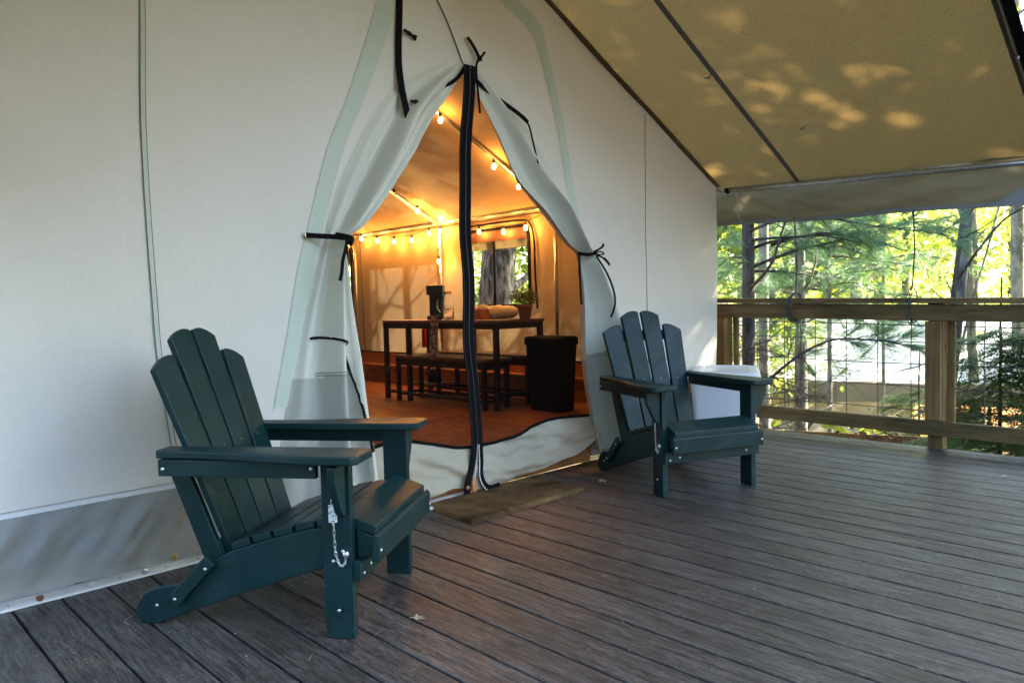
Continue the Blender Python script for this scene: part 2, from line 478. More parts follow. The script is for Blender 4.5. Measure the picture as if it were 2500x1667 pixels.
class MB:
    def __init__(s):
        s.v, s.f, s.mi = [], [], []

    def add(s, vs, fs, mi=0):
        b = len(s.v)
        s.v += [tuple(v) for v in vs]
        s.f += [tuple(b + i for i in f) for f in fs]
        s.mi += [mi] * len(fs)
        return s

    def box(s, c, d, rot=None, mi=0):
        vs = []
        for x in (-.5, .5):
            for y in (-.5, .5):
                for z in (-.5, .5):
                    v = Vector((x * d[0], y * d[1], z * d[2]))
                    if rot is not None:
                        v = rot @ v
                    vs.append(v + Vector(c))
        return s.add(vs, [(0, 1, 3, 2), (4, 6, 7, 5), (0, 4, 5, 1), (2, 3, 7, 6), (0, 2, 6, 4), (1, 5, 7, 3)], mi)

    def tube(s, pts, r, n=8, mi=0, caps=True):
        pts = [Vector(p) for p in pts]
        rs = r if isinstance(r, (list, tuple)) else [r] * len(pts)
        ref = None
        vs, fs = [], []
        for i, p in enumerate(pts):
            a = pts[max(i - 1, 0)]
            b = pts[min(i + 1, len(pts) - 1)]
            t = (b - a)
            if t.length < 1e-9:
                t = Vector((0, 0, 1))
            t.normalize()
            if ref is None:
                ref = t.orthogonal().normalized()
            else:
                ref = (ref - t * ref.dot(t))
                if ref.length < 1e-6:
                    ref = t.orthogonal()
                ref.normalize()
            bi = t.cross(ref)
            for k in range(n):
                a2 = 2 * PI * k / n
                vs.append(p + (ref * math.cos(a2) + bi * math.sin(a2)) * rs[i])
        for i in range(len(pts) - 1):
            for k in range(n):
                k2 = (k + 1) % n
                fs.append((i * n + k, i * n + k2, (i + 1) * n + k2, (i + 1) * n + k))
        if caps:
            fs.append(tuple(range(n - 1, -1, -1)))
            fs.append(tuple((len(pts) - 1) * n + k for k in range(n)))
        return s.add(vs, fs, mi)

    def ribbon(s, pts, w, t, up=(0, 1, 0), mi=0):
        # band following pts, width w measured perpendicular to the path and to up; thickness t along up
        pts = [Vector(p) for p in pts]
        up = Vector(up).normalized()
        ws = w if isinstance(w, (list, tuple)) else [w] * len(pts)
        vs, fs = [], []
        for i, p in enumerate(pts):
            a = pts[max(i - 1, 0)]
            b = pts[min(i + 1, len(pts) - 1)]
            tt = (b - a).normalized()
            side = tt.cross(up).normalized()
            for sx, sy in ((-1, -1), (1, -1), (1, 1), (-1, 1)):
                vs.append(p + side * (ws[i] / 2 * sx) + up * (t / 2 * sy))
        for i in range(len(pts) - 1):
            for k in range(4):
                k2 = (k + 1) % 4
                fs.append((i * 4 + k, i * 4 + k2, i * 4 + 4 + k2, i * 4 + 4 + k))
        fs.append((3, 2, 1, 0))
        e = (len(pts) - 1) * 4
        fs.append((e, e + 1, e + 2, e + 3))
        return s.add(vs, fs, mi)

    def prism(s, outline, t, axis='x', c=0.0, mi=0):
        # outline: 2D points in the plane normal to axis; extruded by t centred on c
        n = len(outline)
        vs = []
        for sg in (-.5, .5):
            for (a, b) in outline:
                q = c + sg * t
                vs.append({'x': (q, a, b), 'y': (a, q, b), 'z': (a, b, q)}[axis])
        fs = [tuple(range(n - 1, -1, -1)), tuple(range(n, 2 * n))]
        for i in range(n):
            j = (i + 1) % n
            fs.append((i, j, n + j, n + i))
        return s.add(vs, fs, mi)

    def lathe(s, prof, c=(0, 0, 0), n=20, mi=0, axis=None):
        vs, fs = [], []
        R = Vector((0, 0, 1)).rotation_difference(Vector(axis)).to_matrix() if axis is not None else Matrix.Identity(3)
        for (r, z) in prof:
            for k in range(n):
                a = 2 * PI * k / n
                vs.append(R @ Vector((r * math.cos(a), r * math.sin(a), z)) + Vector(c))
        for i in range(len(prof) - 1):
            for k in range(n):
                k2 = (k + 1) % n
                fs.append((i * n + k, i * n + k2, (i + 1) * n + k2, (i + 1) * n + k))
        fs.append(tuple(range(n - 1, -1, -1)))
        fs.append(tuple((len(prof) - 1) * n + k for k in range(n)))
        return s.add(vs, fs, mi)

    def grid(s, nu, nv, fn, mi=0):
        vs = [fn(i / nu, j / nv) for j in range(nv + 1) for i in range(nu + 1)]
        fs = []
        for j in range(nv):
            for i in range(nu):
                a = j * (nu + 1) + i
                fs.append((a, a + 1, a + nu + 2, a + nu + 1))
        return s.add(vs, fs, mi)

    def mesh(s, name, mats, smooth=False, fixn=True):
        me = bpy.data.meshes.new(name)
        me.from_pydata(s.v, [], s.f)
        for mm in (mats if isinstance(mats, (list, tuple)) else [mats]):
            me.materials.append(mm)
        me.polygons.foreach_set('material_index', s.mi)
        if fixn:
            bm = bmesh.new()
            bm.from_mesh(me)
            bmesh.ops.recalc_face_normals(bm, faces=bm.faces)
            bm.to_mesh(me)
            bm.free()
        if smooth:
            me.polygons.foreach_set('use_smooth', [True] * len(me.polygons))
        me.update()
        return me

    def obj(s, name, mats, parent=None, smooth=False, bevel=0, fixn=True, solid=0, **kw):
        o = link(name, s.mesh(name, mats, smooth, fixn), None, parent, **kw)
        if solid:
            md = o.modifiers.new('solid', 'SOLIDIFY')
            md.thickness = solid
        if bevel:
            md = o.modifiers.new('bevel', 'BEVEL')
            md.width = bevel
            md.segments = 2
            md.limit_method = 'ANGLE'
            md.angle_limit = math.radians(40)
            for p in o.data.polygons:
                p.use_smooth = True
            md.harden_normals = True
        return o


def catmull(pts, n=6):
    out = []
    P = [tuple(p) for p in pts]
    P = [P[0]] + P + [P[-1]]
    for i in range(1, len(P) - 2):
        for k in range(n):
            t = k / n
            o = []
            for a, b, c, d in zip(P[i - 1], P[i], P[i + 1], P[i + 2]):
                o.append(0.5 * ((2 * b) + (-a + c) * t + (2 * a - 5 * b + 4 * c - d) * t * t + (-a + 3 * b - 3 * c + d) * t ** 3))
            out.append(tuple(o))
    out.append(P[-2])
    return out


def interp(tab, z):
    # tab: list of (z, x) descending or ascending in z
    t = sorted(tab)
    if z <= t[0][0]:
        return t[0][1]
    for a, b in zip(t, t[1:]):
        if z <= b[0]:
            k = (z - a[0]) / (b[0] - a[0] + 1e-9)
            return a[1] + k * (b[1] - a[1])
    return t[-1][1]


def fbm(x, y, z, o=3):
    return noise.fractal(Vector((x, y, z)), 1.0, 2.0, o)


# ------------------------------------------------------------------ deck (setting)
WY = 2.925          # plane of the tent's front wall
EDGE = 5.185        # outer edge of the deck
deck = empty('deck', kind='structure')
PITCH = 0.1436
bm_board = {}


def board(x0, x1):
    w = round(x1 - x0, 3)
    if w not in bm_board:
        b = MB()
        b.box((0, 0, -0.0125), (w, 6.0, 0.025))
        bm_board[w] = b.mesh('deck_board', M['deck'])
    o = link('deck_board', bm_board[w], None, deck, loc=((x0 + x1) / 2, WY + 0.0 - 3.0, random.uniform(-0.0008, 0.0004)))
    md = o.modifiers.new('bevel', 'BEVEL')
    md.width = 0.003
    md.segments = 2
    return o


for k in range(-17, 33):
    x0 = 0.487 + PITCH * k + 0.0042
    x1 = 0.487 + PITCH * (k + 1) - 0.0042
    board(x0, min(x1, EDGE))
ub = MB()
ub.box((1.4, -0.075, -0.045), (7.5, 5.9, 0.006))
ub.obj('gap_blackout_sheet', M['black_web'], deck)  # black sheet added below the boards to keep the gaps dark
j = MB()
for yy in (-2.9, -1.7, -0.5, 0.7, 1.9, 2.85):
    j.box((1.6, yy, -0.125), (7.1, 0.045, 0.19))
j.obj('joist', M['lumber_y'], deck)
rim = MB()
rim.box((EDGE - 0.03, -0.075, -0.13), (0.04, 5.9, 0.2))
rim.obj('rim_joist', M['lumber_y'], deck)

# ------------------------------------------------------------------ the tent
tent = empty('canvas_tent', (2.55, WY, 0), label='large cream canvas wall tent with its door flaps tied back and porch roof overhead', cat='tent')
TO = Vector((2.55, WY, 0))


def T(b):
    # meshes are written in world coordinates; shift them into the tent's frame
    b.v = [(v[0] - TO.x, v[1] - TO.y, v[2]) for v in b.v]
    return b


RIDGE = 2.985


def ztop(x):
    return RIDGE - 0.48 * abs(x - 2.55)


HL = [(2.19, 2.545), (1.95, 2.34), (1.71, 2.17), (1.51, 2.01), (1.34, 1.86), (1.27, 1.768), (1.0, 1.745), (0.0, 1.72)]
HR = [(2.19, 2.565), (1.895, 2.77), (1.635, 2.925), (1.483, 3.115), (1.318, 3.30), (1.265, 3.405), (1.0, 3.47), (0.0, 3.55)]


def wy(x, z):
    w = 0.016 * fbm(x * 0.9, 3.1, z * 0.7) + 0.006 * fbm(x * 2.6 + z * .8, 9.0, z * 1.3) + 0.0015 * fbm(x * 9, 2.0, z * 3.5)
    return WY + w


def wall_side(sgn):
    b = MB()
    nu, nv = 70, 60

    def fn(u, v):
        z = 0.27 + v * (RIDGE + 0.012 - 0.27)
        if z <= 2.19:
            h = interp(HL if sgn < 0 else HR, z)
        else:
            h = 2.555
        far = 2.55 + sgn * min(2.45, max(0.0, (RIDGE + 0.016 - z) / 0.48))
        if sgn < 0:
            far = min(far, h - 0.001)
        else:
            far = max(far, h + 0.001)
        x = far + (h - far) * u
        return (x, wy(x, z), z)
    b.grid(nu, nv, fn)
    return T(b)


wall_side(-1).obj('front_wall', M['canvas'], tent, smooth=True, fixn=False)
wall_side(1).obj('front_wall', M['canvas'], tent, smooth=True, fixn=False)


def skirt(x0, x1):
    b = MB()

    def fn(u, v):
        x = x0 + (x1 - x0) * u
        z = 0.03 + v * 0.275
        k = math.sin(PI * min(1, v * 1.0))
        y = WY - 0.004 - 0.012 * k
        f = fbm(x * 7.0 - v * 1.6, 0.3, v * 0.7)
        y -= 0.038 * f * (0.25 + 0.75 * k)
        y -= 0.005 * fbm(x * 18, 4.0, v * 3)
        if v < 0.10:
            y -= 0.012 * (1 - v / 0.10) * (0.6 + 0.8 * fbm(x * 9, 7, 1))
            z += 0.006 * fbm(x * 14, 2, 2)
        return (x, y, z)
    b.grid(int((x1 - x0) * 60), 26, fn)
    return T(b)


skirt(0.1, 1.73).obj('skirt', M['vinyl'], tent, smooth=True, fixn=False, label='grey vinyl skirt with soft vertical wrinkles, left of the door')
skirt(3.50, 5.0).obj('skirt', M['vinyl'], tent, smooth=True, fixn=False)
b = MB()
b.ribbon([(x / 20, wy(x / 20, .307) - 0.010, 0.311) for x in range(2, 35)], 0.016, 0.004, (0, 1, 0))
T(b).obj('hem_tape', M['canvas_trim'], tent)
b = MB()
b.ribbon([(x / 20, wy(x / 20, .33) - 0.0035, 0.3225) for x in range(2, 35)], 0.0012, 0.001, (0, 1, 0))
T(b).obj('stitch_or_shade_line', M['roof_seam'], tent)
# upright seams
sp = catmull([(1.001, 2.25), (1.0, 2.119), (0.983, 1.75), (0.981, 1.483), (0.988, 1.15), (1.0, 0.837), (1.02, 0.62), (1.038, 0.452), (1.05, 0.325)], 6)
b = MB()
b.ribbon([(x, wy(x, z) - 0.004, z) for x, z in sp], 0.017, 0.005)
T(b).obj('wall_seam', M['canvas_band'], tent)
b = MB()
for dx in (-0.009, 0.009):
    b.ribbon([(x + dx, wy(x, z) - 0.006, z) for x, z in sp], 0.0022, 0.002)
T(b).obj('stitch_or_shade_line', M['roof_seam'], tent)
b = MB()
b.ribbon([(4.12, wy(4.12, z / 20) - 0.0022, z / 20) for z in range(7, 45)], 0.0035, 0.002)
T(b).obj('wall_seam', M['roof_seam'], tent)


# doubled canvas bands around the door (stiffening cloth, greenish)
def band(ptsL, ptsR, name='door_reinforcement'):
    b = MB()
    a = catmull(ptsL, 6)
    c = catmull(ptsR, 6)
    n = len(a) - 1
    m = 8

    def fn(u, v):
        i = min(n, int(round(v * n)))
        x = a[i][0] + (c[i][0] - a[i][0]) * u
        z = a[i][1] + (c[i][1] - a[i][1]) * u
        return (x, wy(x, z) - 0.0035, z)
    b.grid(m, n, fn)
    return T(b)


band([(2.055, 2.55), (2.035, 2.392), (1.875, 1.964), (1.742, 1.676), (1.632, 1.309), (1.585, 1.15), (1.52, 0.85), (1.45, 0.56)],
     [(2.17, 2.55), (2.14, 2.392), (1.97, 1.977), (1.825, 1.676), (1.71, 1.309), (1.66, 1.15), (1.59, 0.85), (1.52, 0.56)]).obj('door_reinforcement', M['canvas_band'], tent, smooth=True, fixn=False)
band([(2.62, 2.66), (2.74, 2.615), (3.03, 2.49), (3.125, 2.34), (3.255, 1.975), (3.325, 1.68), (3.39, 1.42)],
     [(2.62, 2.75), (2.74, 2.71), (3.09, 2.56), (3.19, 2.37), (3.32, 1.985), (3.385, 1.68), (3.45, 1.42)]).obj('door_reinforcement', M['canvas_band'], tent, smooth=True, fixn=False)


# door flaps gathered at the ties
def flap(rows, folds, ph, nu=110, per=14, vinyl_from=None, k2=0.35, outer=0):
    rr = catmull([(r[0], r[1], r[2], r[3], r[4], r[5]) for r in rows], per)
    n = len(rr) - 1
    b = MB()

    def fn(u, v):
        xa, za, xb, zb, amp, off = rr[min(n, int(round(v * n)))]
        uu = u + 0.02 * math.sin(v * 9 + u * 5)
        x = xa + (xb - xa) * u
        z = za + (zb - za) * u
        s = 0.5 + 0.5 * math.sin(2 * PI * folds * uu + ph + 1.0 * fbm(u * 1.5, v * 2, ph, 2))
        s2 = fbm(u * 3.2, v * 2.0, ph + 5, 2)
        w = (u if outer == 0 else 1 - u)
        w = min(1.0, w / 0.42)
        w = w * w * (3 - 2 * w)
        edge = min(1.0, (1 - u if outer == 0 else u) / 0.10)
        y = wy(x, z) - 0.003 - off * w - 3.1 * amp * (s ** 1.5 + k2 * s2) * w * (0.45 + 0.55 * edge) - 0.008 * w * fbm(u * 4, v * 7, 1.5 + ph)
        return (x, y, z)
    b.grid(nu, n, fn)
    if vinyl_from:
        for q, f in enumerate(b.f):
            cx = sum(b.v[i][0] for i in f) / 4
            cz = sum(b.v[i][2] for i in f) / 4
            if vinyl_from(cx, cz):
                b.mi[q] = 1
    return b, rr


flapL_rows = [(2.52, 2.215, 2.548, 2.19, 0.0, 0.0), (2.27, 2.10, 2.455, 2.055, 0.010, 0.006), (2.06, 1.95, 2.315, 1.89, 0.020, 0.012),
              (1.92, 1.75, 2.185, 1.70, 0.028, 0.016), (1.80, 1.53, 2.035, 1.51, 0.032, 0.020), (1.735, 1.355, 1.89, 1.345, 0.028, 0.025),
              (1.718, 1.275, 1.79, 1.270, 0.022, 0.03), (1.69, 1.20, 1.79, 1.16, 0.032, 0.028), (1.62, 1.0, 1.80, 0.98, 0.04, 0.035),
              (1.555, 0.76, 1.825, 0.76, 0.045, 0.04), (1.50, 0.52, 1.849, 0.49, 0.045, 0.045), (1.44, 0.26, 1.876, 0.23, 0.045, 0.05), (1.40, 0.035, 1.915, 0.04, 0.05, 0.055)]


def vl(x, z):
    zipx = interp([(0.849, 1.60), (0.80, 1.735), (0.673, 1.79), (0.468, 1.822), (0.3, 1.84), (0.0, 1.87)], z)
    return x < zipx and (z < 0.672 + 0.12 * (x - 1.575)) and z > 0.12


def on_flap(b, x, z, d=0.004):
    # y of the flap's cloth at (x, z); call before the mesh is moved into the tent's frame
    best = min(b.v, key=lambda v: (v[0] - x) ** 2 + (v[2] - z) ** 2)
    return best[1] - d


bl, _ = flap(flapL_rows, 2.0, 0.9, vinyl_from=vl)
blw = MB()
blw.v = list(bl.v)
T(bl).obj('door_flap', [M['canvas_flap'], M['flap_panel']], tent, smooth=True, fixn=False, label='left door flap, gathered by a black tie and hanging to the deck')
flapR_rows = [(2.565, 2.19, 2.60, 2.23, 0.0, 0.0), (2.61, 2.09, 2.79, 2.14, 0.010, 0.006), (2.742, 1.895, 2.98, 1.97, 0.020, 0.012),
              (2.895, 1.64, 3.17, 1.75, 0.028, 0.016), (3.097, 1.483, 3.31, 1.57, 0.032, 0.020), (3.277, 1.318, 3.42, 1.38, 0.028, 0.025),
              (3.392, 1.262, 3.48, 1.275, 0.022, 0.03), (3.385, 1.19, 3.54, 1.18, 0.032, 0.03), (3.403, 0.97, 3.66, 0.98, 0.045, 0.04),
              (3.38, 0.62, 3.80, 0.73, 0.05, 0.055), (3.405, 0.32, 3.90, 0.38, 0.05, 0.065), (3.45, 0.06, 3.92, 0.12, 0.06, 0.07)]


def vr(x, z):
    line = 0.62 + 0.257 * (x - 3.38)
    low = 0.30 + 0.5 * (x - 3.42)
    return z < line


br_, _ = flap(flapR_rows, 1.8, 2.4, outer=1, vinyl_from=vr)
brw = MB()
brw.v = list(br_.v)
T(br_).obj('door_flap', [M['canvas_flap'], M['flap_panel']], tent, smooth=True, fixn=False, label='right door flap, gathered by a black bow beside the chair')
# seam lines across the flaps
b = MB()
for dz in (0.0, 0.012):
    b.ribbon([(x, on_flap(blw, x, .676 + dz + .12 * (x - 1.583)), .676 + dz + .12 * (x - 1.583)) for x in [1.625 + i * .0085 for i in range(19)]], 0.0025, 0.003)
T(b).obj('stitch_or_shade_line', M['roof_seam'], tent, kind='stuff')
b = MB()
for dz in (0.0, 0.012):
    b.ribbon([(x, on_flap(brw, x, .62 + dz + .257 * (x - 3.38)), .62 + dz + .257 * (x - 3.38)) for x in [3.395 + i * .014 for i in range(24)]], 0.0025, 0.003)
T(b).obj('stitch_or_shade_line', M['roof_seam'], tent, kind='stuff')
b = MB()
zl = catmull([(1.61, WY - 0.065, 0.845), (1.676, WY - 0.072, 0.842), (1.739, WY - 0.072, 0.79), (1.788, WY - 0.068, 0.673), (1.822, WY - 0.066, 0.468), (1.84, WY - 0.06, 0.33)], 14)
zl = [(p[0], on_flap(blw, p[0], p[2]), p[2]) for p in zl]
b.ribbon(zl, 0.011, 0.005)
for i in range(2, len(zl) - 1):
    p = Vector(zl[i])
    b.box(p + Vector((0.008, -0.001, 0.0)), (0.006, 0.004, 0.004))
T(b).obj('flap_zipper', M['black_web'], tent)

# overlap line from the apex up to the left
b = MB()
cr = catmull([(2.36, 2.53), (2.388, 2.483), (2.459, 2.373), (2.548, 2.197)], 8)
b.ribbon([(x, wy(x, z) - 0.006, z) for x, z in cr], 0.010, 0.008)
T(b).obj('overlap_seam', M['canvas_trim'], tent)
b = MB()
b.ribbon([(x - 0.006, wy(x, z) - 0.009, z) for x, z in cr], 0.004, 0.003)
T(b).obj('stitch_or_shade_line', M['brown'], tent)  # brown strip paints the shadow along the overlapping flap edge

# black webbing
b = MB()
tp = catmull([(2.16, 2.62), (2.150, 2.42), (2.137, 2.215), (2.136, 2.012), (2.148, 1.892), (2.150, 1.83), (2.136, 1.777)], 8)
ws = [0.034] * len(tp)
for i in range(1, 12):
    ws[-i] = 0.006 + 0.028 * (i - 1) / 11
b.ribbon([(x, wy(x, z) - 0.010 - 0.050 * min(1, max(0, (2.12 - z) / .3)), z) for x, z in tp], ws, 0.006)
T(b).obj('webbing_tape', M['black_web'], tent)
for (x, z, sg) in ((2.165, 2.277, -0.35), (2.168, 1.940, 0.05)):
    b = MB()
    d = Vector((1, 0, sg)).normalized()
    nrm = Vector((-d.z, 0, d.x))
    y = wy(x, z) - (0.018 if z > 2.1 else 0.055)
    p0 = Vector((x, y, z))
    for (s0, s1, w0, w1) in ((0, 0.022, 0.011, 0.012), (0.022, 0.036, 0.018, 0.018), (0.036, 0.055, 0.013, 0.009), (0.055, 0.074, 0.020, 0.026)):
        for q0, q1 in ((s0, s1),):
            a0 = p0 + d * q0
            a1 = p0 + d * q1
            vs = []
            for yy in (-0.005, 0.005):
                for (pp, w) in ((a0, w0), (a1, w1)):
                    for s_ in (-1, 1):
                        vs.append(pp + nrm * (w / 2 * s_) + Vector((0, yy, 0)))
            b.add(vs, [(0, 1, 3, 2), (4, 6, 7, 5), (0, 4, 5, 1), (2, 3, 7, 6), (0, 2, 6, 4), (1, 5, 7, 3)])
    T(b).obj('strap_buckle', M['black_pl'], tent, bevel=0.001)
b = MB()
b.ribbon(catmull([(2.547, WY - 0.02, 2.18), (2.50, WY - 0.02, 2.125), (2.449, WY - 0.024, 2.085), (2.39, WY - 0.026, 2.052), (2.345, WY - 0.03, 2.005)], 6), 0.018, 0.006)
T(b).obj('door_zipper', M['black_web'], tent)
b = MB()
b.ribbon(catmull([(2.605, WY - 0.02, 2.135), (2.70, WY - 0.025, 2.085), (2.80, WY - 0.03, 2.045), (2.89, WY - 0.055, 1.995), (2.945, WY - 0.070, 1.955)], 6), 0.022, 0.006)
b.ribbon(catmull([(2.92, WY - 0.065, 1.985), (2.95, WY - 0.075, 1.93), (2.962, WY - 0.085, 1.86), (2.977, WY - 0.095, 1.78), (2.988, WY - 0.10, 1.735)], 6), 0.010, 0.004)
T(b).obj('door_zipper', M['black_web'], tent)
b = MB()
b.ribbon(catmull([(2.567, WY - 0.02, 2.335), (2.60, WY - 0.025, 2.30), (2.632, WY - 0.03, 2.245), (2.61, WY - 0.035, 2.20), (2.602, WY - 0.045, 2.12), (2.606, WY - 0.05, 2.03), (2.612, WY - 0.05, 1.955)], 6), [0.018] * 12 + [0.012] * 25, 0.004)
b.ribbon([(2.625, WY - 0.035, 2.225), (2.662, WY - 0.045, 2.275)], 0.010, 0.008)
b.box((2.632, WY - 0.037, 2.240), (0.022, 0.014, 0.024))
T(b).obj('window_tie', M['black_web'], tent)


# door mid zipper: two black bands side by side, hanging from the apex
zc = catmull([(2.556, 2.19), (2.545, 2.0), (2.523, 1.422), (2.517, 1.288), (2.512, 1.019), (2.510, 0.749), (2.530, 0.52), (2.543, 0.33), (2.538, 0.25)], 7)
b = MB()
W0 = []
for i, (x, z) in enumerate(zc):
    zc[i] = (x + .007 * math.sin(z * 6.3 + 1) + .004 * math.sin(z * 13), z)
    W0.append(0.036 + 0.004 * math.sin(z * 5))
yz = [WY - 0.030 - 0.012 * math.sin(z * 3.1) for x, z in zc]
b.ribbon([(x - 0.019, yz[i], z) for i, (x, z) in enumerate(zc)], 0.037, 0.004)
b.ribbon([(x + 0.019, yz[i] - 0.003, z) for i, (x, z) in enumerate(zc)], 0.037, 0.004)
b.ribbon(catmull([(2.519, WY - 0.045, 0.25), (2.50, WY - 0.055, 0.19), (2.46, WY - 0.075, 0.115), (2.425, WY - 0.09, 0.065), (2.42, WY - 0.092, 0.02)], 6), 0.040, 0.004, (0, 1, 0.0))
b.ribbon(catmull([(2.557, WY - 0.047, 0.25), (2.548, WY - 0.06, 0.16), (2.528, WY - 0.08, 0.10), (2.538, WY - 0.09, 0.05), (2.575, WY - 0.095, 0.022), (2.64, WY - 0.10, 0.026)], 6), 0.032, 0.004, (0, 1, 0.0))
T(b).obj('door_zipper', M['black_web'], tent, label='wide black door zipper hanging down the middle of the doorway')
b = MB()
b.tube([(x, yz[i] - 0.006, z) for i, (x, z) in enumerate(zc)], 0.0022, 5)
for dx in (-0.034, 0.034):
    b.tube([(x + dx, yz[i] - 0.0055, z) for i, (x, z) in enumerate(zc)], 0.0009, 4)
T(b).obj('zipper_coil', M['zip_edge'], tent)
b = MB()
b.tube(catmull([(2.535, WY - 0.052, 0.25), (2.515, WY - 0.064, 0.18), (2.49, WY - 0.08, 0.11), (2.47, WY - 0.088, 0.06)], 6), 0.0018, 5)
b.tube(catmull([(2.543, WY - 0.053, 0.25), (2.532, WY - 0.066, 0.16), (2.512, WY - 0.088, 0.09), (2.525, WY - 0.098, 0.045), (2.56, WY - 0.102, 0.012), (2.62, WY - 0.106, 0.014)], 6), 0.003, 5)
T(b).obj('piping', M['canvas_trim'], tent)
b = MB()
b.box((2.478, WY - 0.082, 0.055), (0.03, 0.006, 0.07))
T(b).obj('zipper_pull_tab', M['orange_box'], tent)
b = MB()
b.lathe([(0.010, 0), (0.010, 0.004)], (2.42, WY - 0.098, 0.055), 12, axis=(0, -1, 0))
T(b).obj('snap', M['orange_box'], tent)

# ties
b = MB()
b.ribbon(catmull([(1.612, WY - 0.016, 1.288), (1.66, WY - 0.04, 1.284), (1.72, WY - 0.09, 1.279), (1.765, WY - 0.122, 1.272)], 5), [0.022] * 15 + [0.018], 0.004)
b.ribbon(catmull([(1.72, WY - 0.085, 1.288), (1.765, WY - 0.125, 1.274), (1.802, WY - 0.09, 1.258), (1.80, WY - 0.02, 1.262)], 5), 0.024, 0.008)
b.ribbon(catmull([(1.752, WY - 0.125, 1.268), (1.725, WY - 0.155, 1.225), (1.702, WY - 0.165, 1.17), (1.695, WY - 0.165, 1.12), (1.685, WY - 0.165, 1.088)], 6), 0.015, 0.003)
b.ribbon(catmull([(1.792, WY - 0.06, 1.255), (1.797, WY - 0.05, 1.18), (1.800, WY - 0.045, 1.10), (1.806, WY - 0.04, 1.0)], 6), 0.008, 0.003)
T(b).obj('flap_tie', M['black_web'], tent, label='black tie strap around the left door flap')
b = MB()
b.ribbon([(1.6135, WY - 0.019, 1.278), (1.6135, WY - 0.019, 1.298)], 0.003, 0.003)
T(b).obj('strap_clip', M['steel'], tent)
b = MB()
b.ribbon(catmull([(3.372, WY - 0.04, 1.262), (3.40, WY - 0.100, 1.252), (3.45, WY - 0.100, 1.262), (3.478, WY - 0.05, 1.272)], 5), 0.020, 0.006)
b.ribbon(catmull([(3.45, WY - 0.09, 1.268), (3.50, WY - 0.095, 1.285), (3.545, WY - 0.09, 1.305), (3.56, WY - 0.085, 1.322)], 5), [0.012] * 10 + [0.016] * 6, 0.004)
b.ribbon(catmull([(3.46, WY - 0.092, 1.262), (3.51, WY - 0.10, 1.272), (3.545, WY - 0.10, 1.262), (3.51, WY - 0.10, 1.254), (3.46, WY - 0.092, 1.26)], 5), 0.008, 0.003)
b.ribbon(catmull([(3.455, WY - 0.092, 1.258), (3.52, WY - 0.1, 1.24), (3.56, WY - 0.1, 1.225), (3.605, WY - 0.095, 1.195)], 5), [0.010] * 8 + [0.016] * 8, 0.004)
b.ribbon(catmull([(3.452, WY - 0.105, 1.258), (3.480, WY - 0.165, 1.15), (3.505, WY - 0.195, 1.05), (3.510, WY - 0.205, 0.97), (3.49, WY - 0.205, 0.915), (3.466, WY - 0.205, 0.882)], 5), 0.014, 0.004)
b.ribbon(catmull([(3.375, WY - 0.05, 1.25), (3.365, WY - 0.06, 1.15), (3.368, WY - 0.06, 1.05), (3.374, WY - 0.06, 0.96)], 5), 0.013, 0.004)
b.box((3.452, WY - 0.108, 1.262), (0.024, 0.016, 0.022))
T(b).obj('flap_tie', M['black_web'], tent, label='black bow tied around the right door flap')

# screen and threshold canvas
hemc = catmull([(1.84, 0.300), (1.879, 0.315), (1.99, 0.328), (2.113, 0.323), (2.25, 0.29), (2.411, 0.248), (2.52, 0.236), (2.62, 0.236), (2.73, 0.24), (2.848, 0.25), (2.96, 0.275), (3.059, 0.300), (3.2, 0.304), (3.403, 0.290), (3.50, 0.28)], 6)
hem_t = [(x, z) for x, z in hemc]
bot_t = [(1.70, 0.02), (1.832, 0.030), (2.0, 0.030), (2.164, 0.030), (2.342, 0.060), (2.44, 0.04), (2.546, 0.015), (2.75, 0.020), (2.937, 0.036), (3.15, 0.062), (3.349, 0.10), (3.5, 0.16)]


def hem_y(x, v):
    return WY - 0.020 - 0.045 * (1 - v) ** 1.5 - 0.022 * math.sin(PI * v) - 0.050 * (fbm(x * 2.6 + v * 1.6, v * 1.5 - x * .6, 2.0)) * (1 - 0.55 * v) - 0.012 * fbm(x * 9 + v * 4, v * 4, 6.0)


b = MB()


def fnh(u, v):
    x = 1.72 + u * (3.50 - 1.72)
    zt = interp(hem_t, x)
    zb = interp(bot_t, x)
    z = zb + (zt - zb) * v
    return (x, hem_y(x, v), z)


b.grid(130, 24, fnh)
T(b).obj('threshold_flap', M['sill'], tent, smooth=True, fixn=False, label='cream canvas threshold across the foot of the doorway')
b = MB()
b.ribbon([(x, hem_y(x, 1) - 0.004, z + 0.002) for x, z in hemc], 0.016, 0.005)
T(b).obj('hem_binding', M['black_web'], tent)
b = MB()


def fns(u, v):
    z = 0.20 + v * 2.0
    xa = interp(HL, z) - 0.02
    xb = interp(HR, z) + 0.02
    if z > 2.15:
        xa += 0.02
        xb -= 0.02
    x = xa + (xb - xa) * u
    return (x, WY + 0.004 - 0.012 * math.sin(PI * u) + 0.006 * fbm(x * 2, z * 2, 1), z)


b.grid(24, 40, fns)
T(b).obj('screen_panel', M['screen'], tent, smooth=True, fixn=False)
# floor threshold
b = MB()
b.box((2.6, WY + 0.06, 0.05), (1.8, 0.12, 0.099))
T(b).obj('sill_board', M['inner_board'], tent, bevel=0.004)
b = MB()
b.box((2.18, WY - 0.075, 0.008), (0.62, 0.13, 0.012))
T(b).obj('sill_plate', M['canvas_trim'], tent, bevel=0.003, label='worn pale strip lying in front of the doorway')

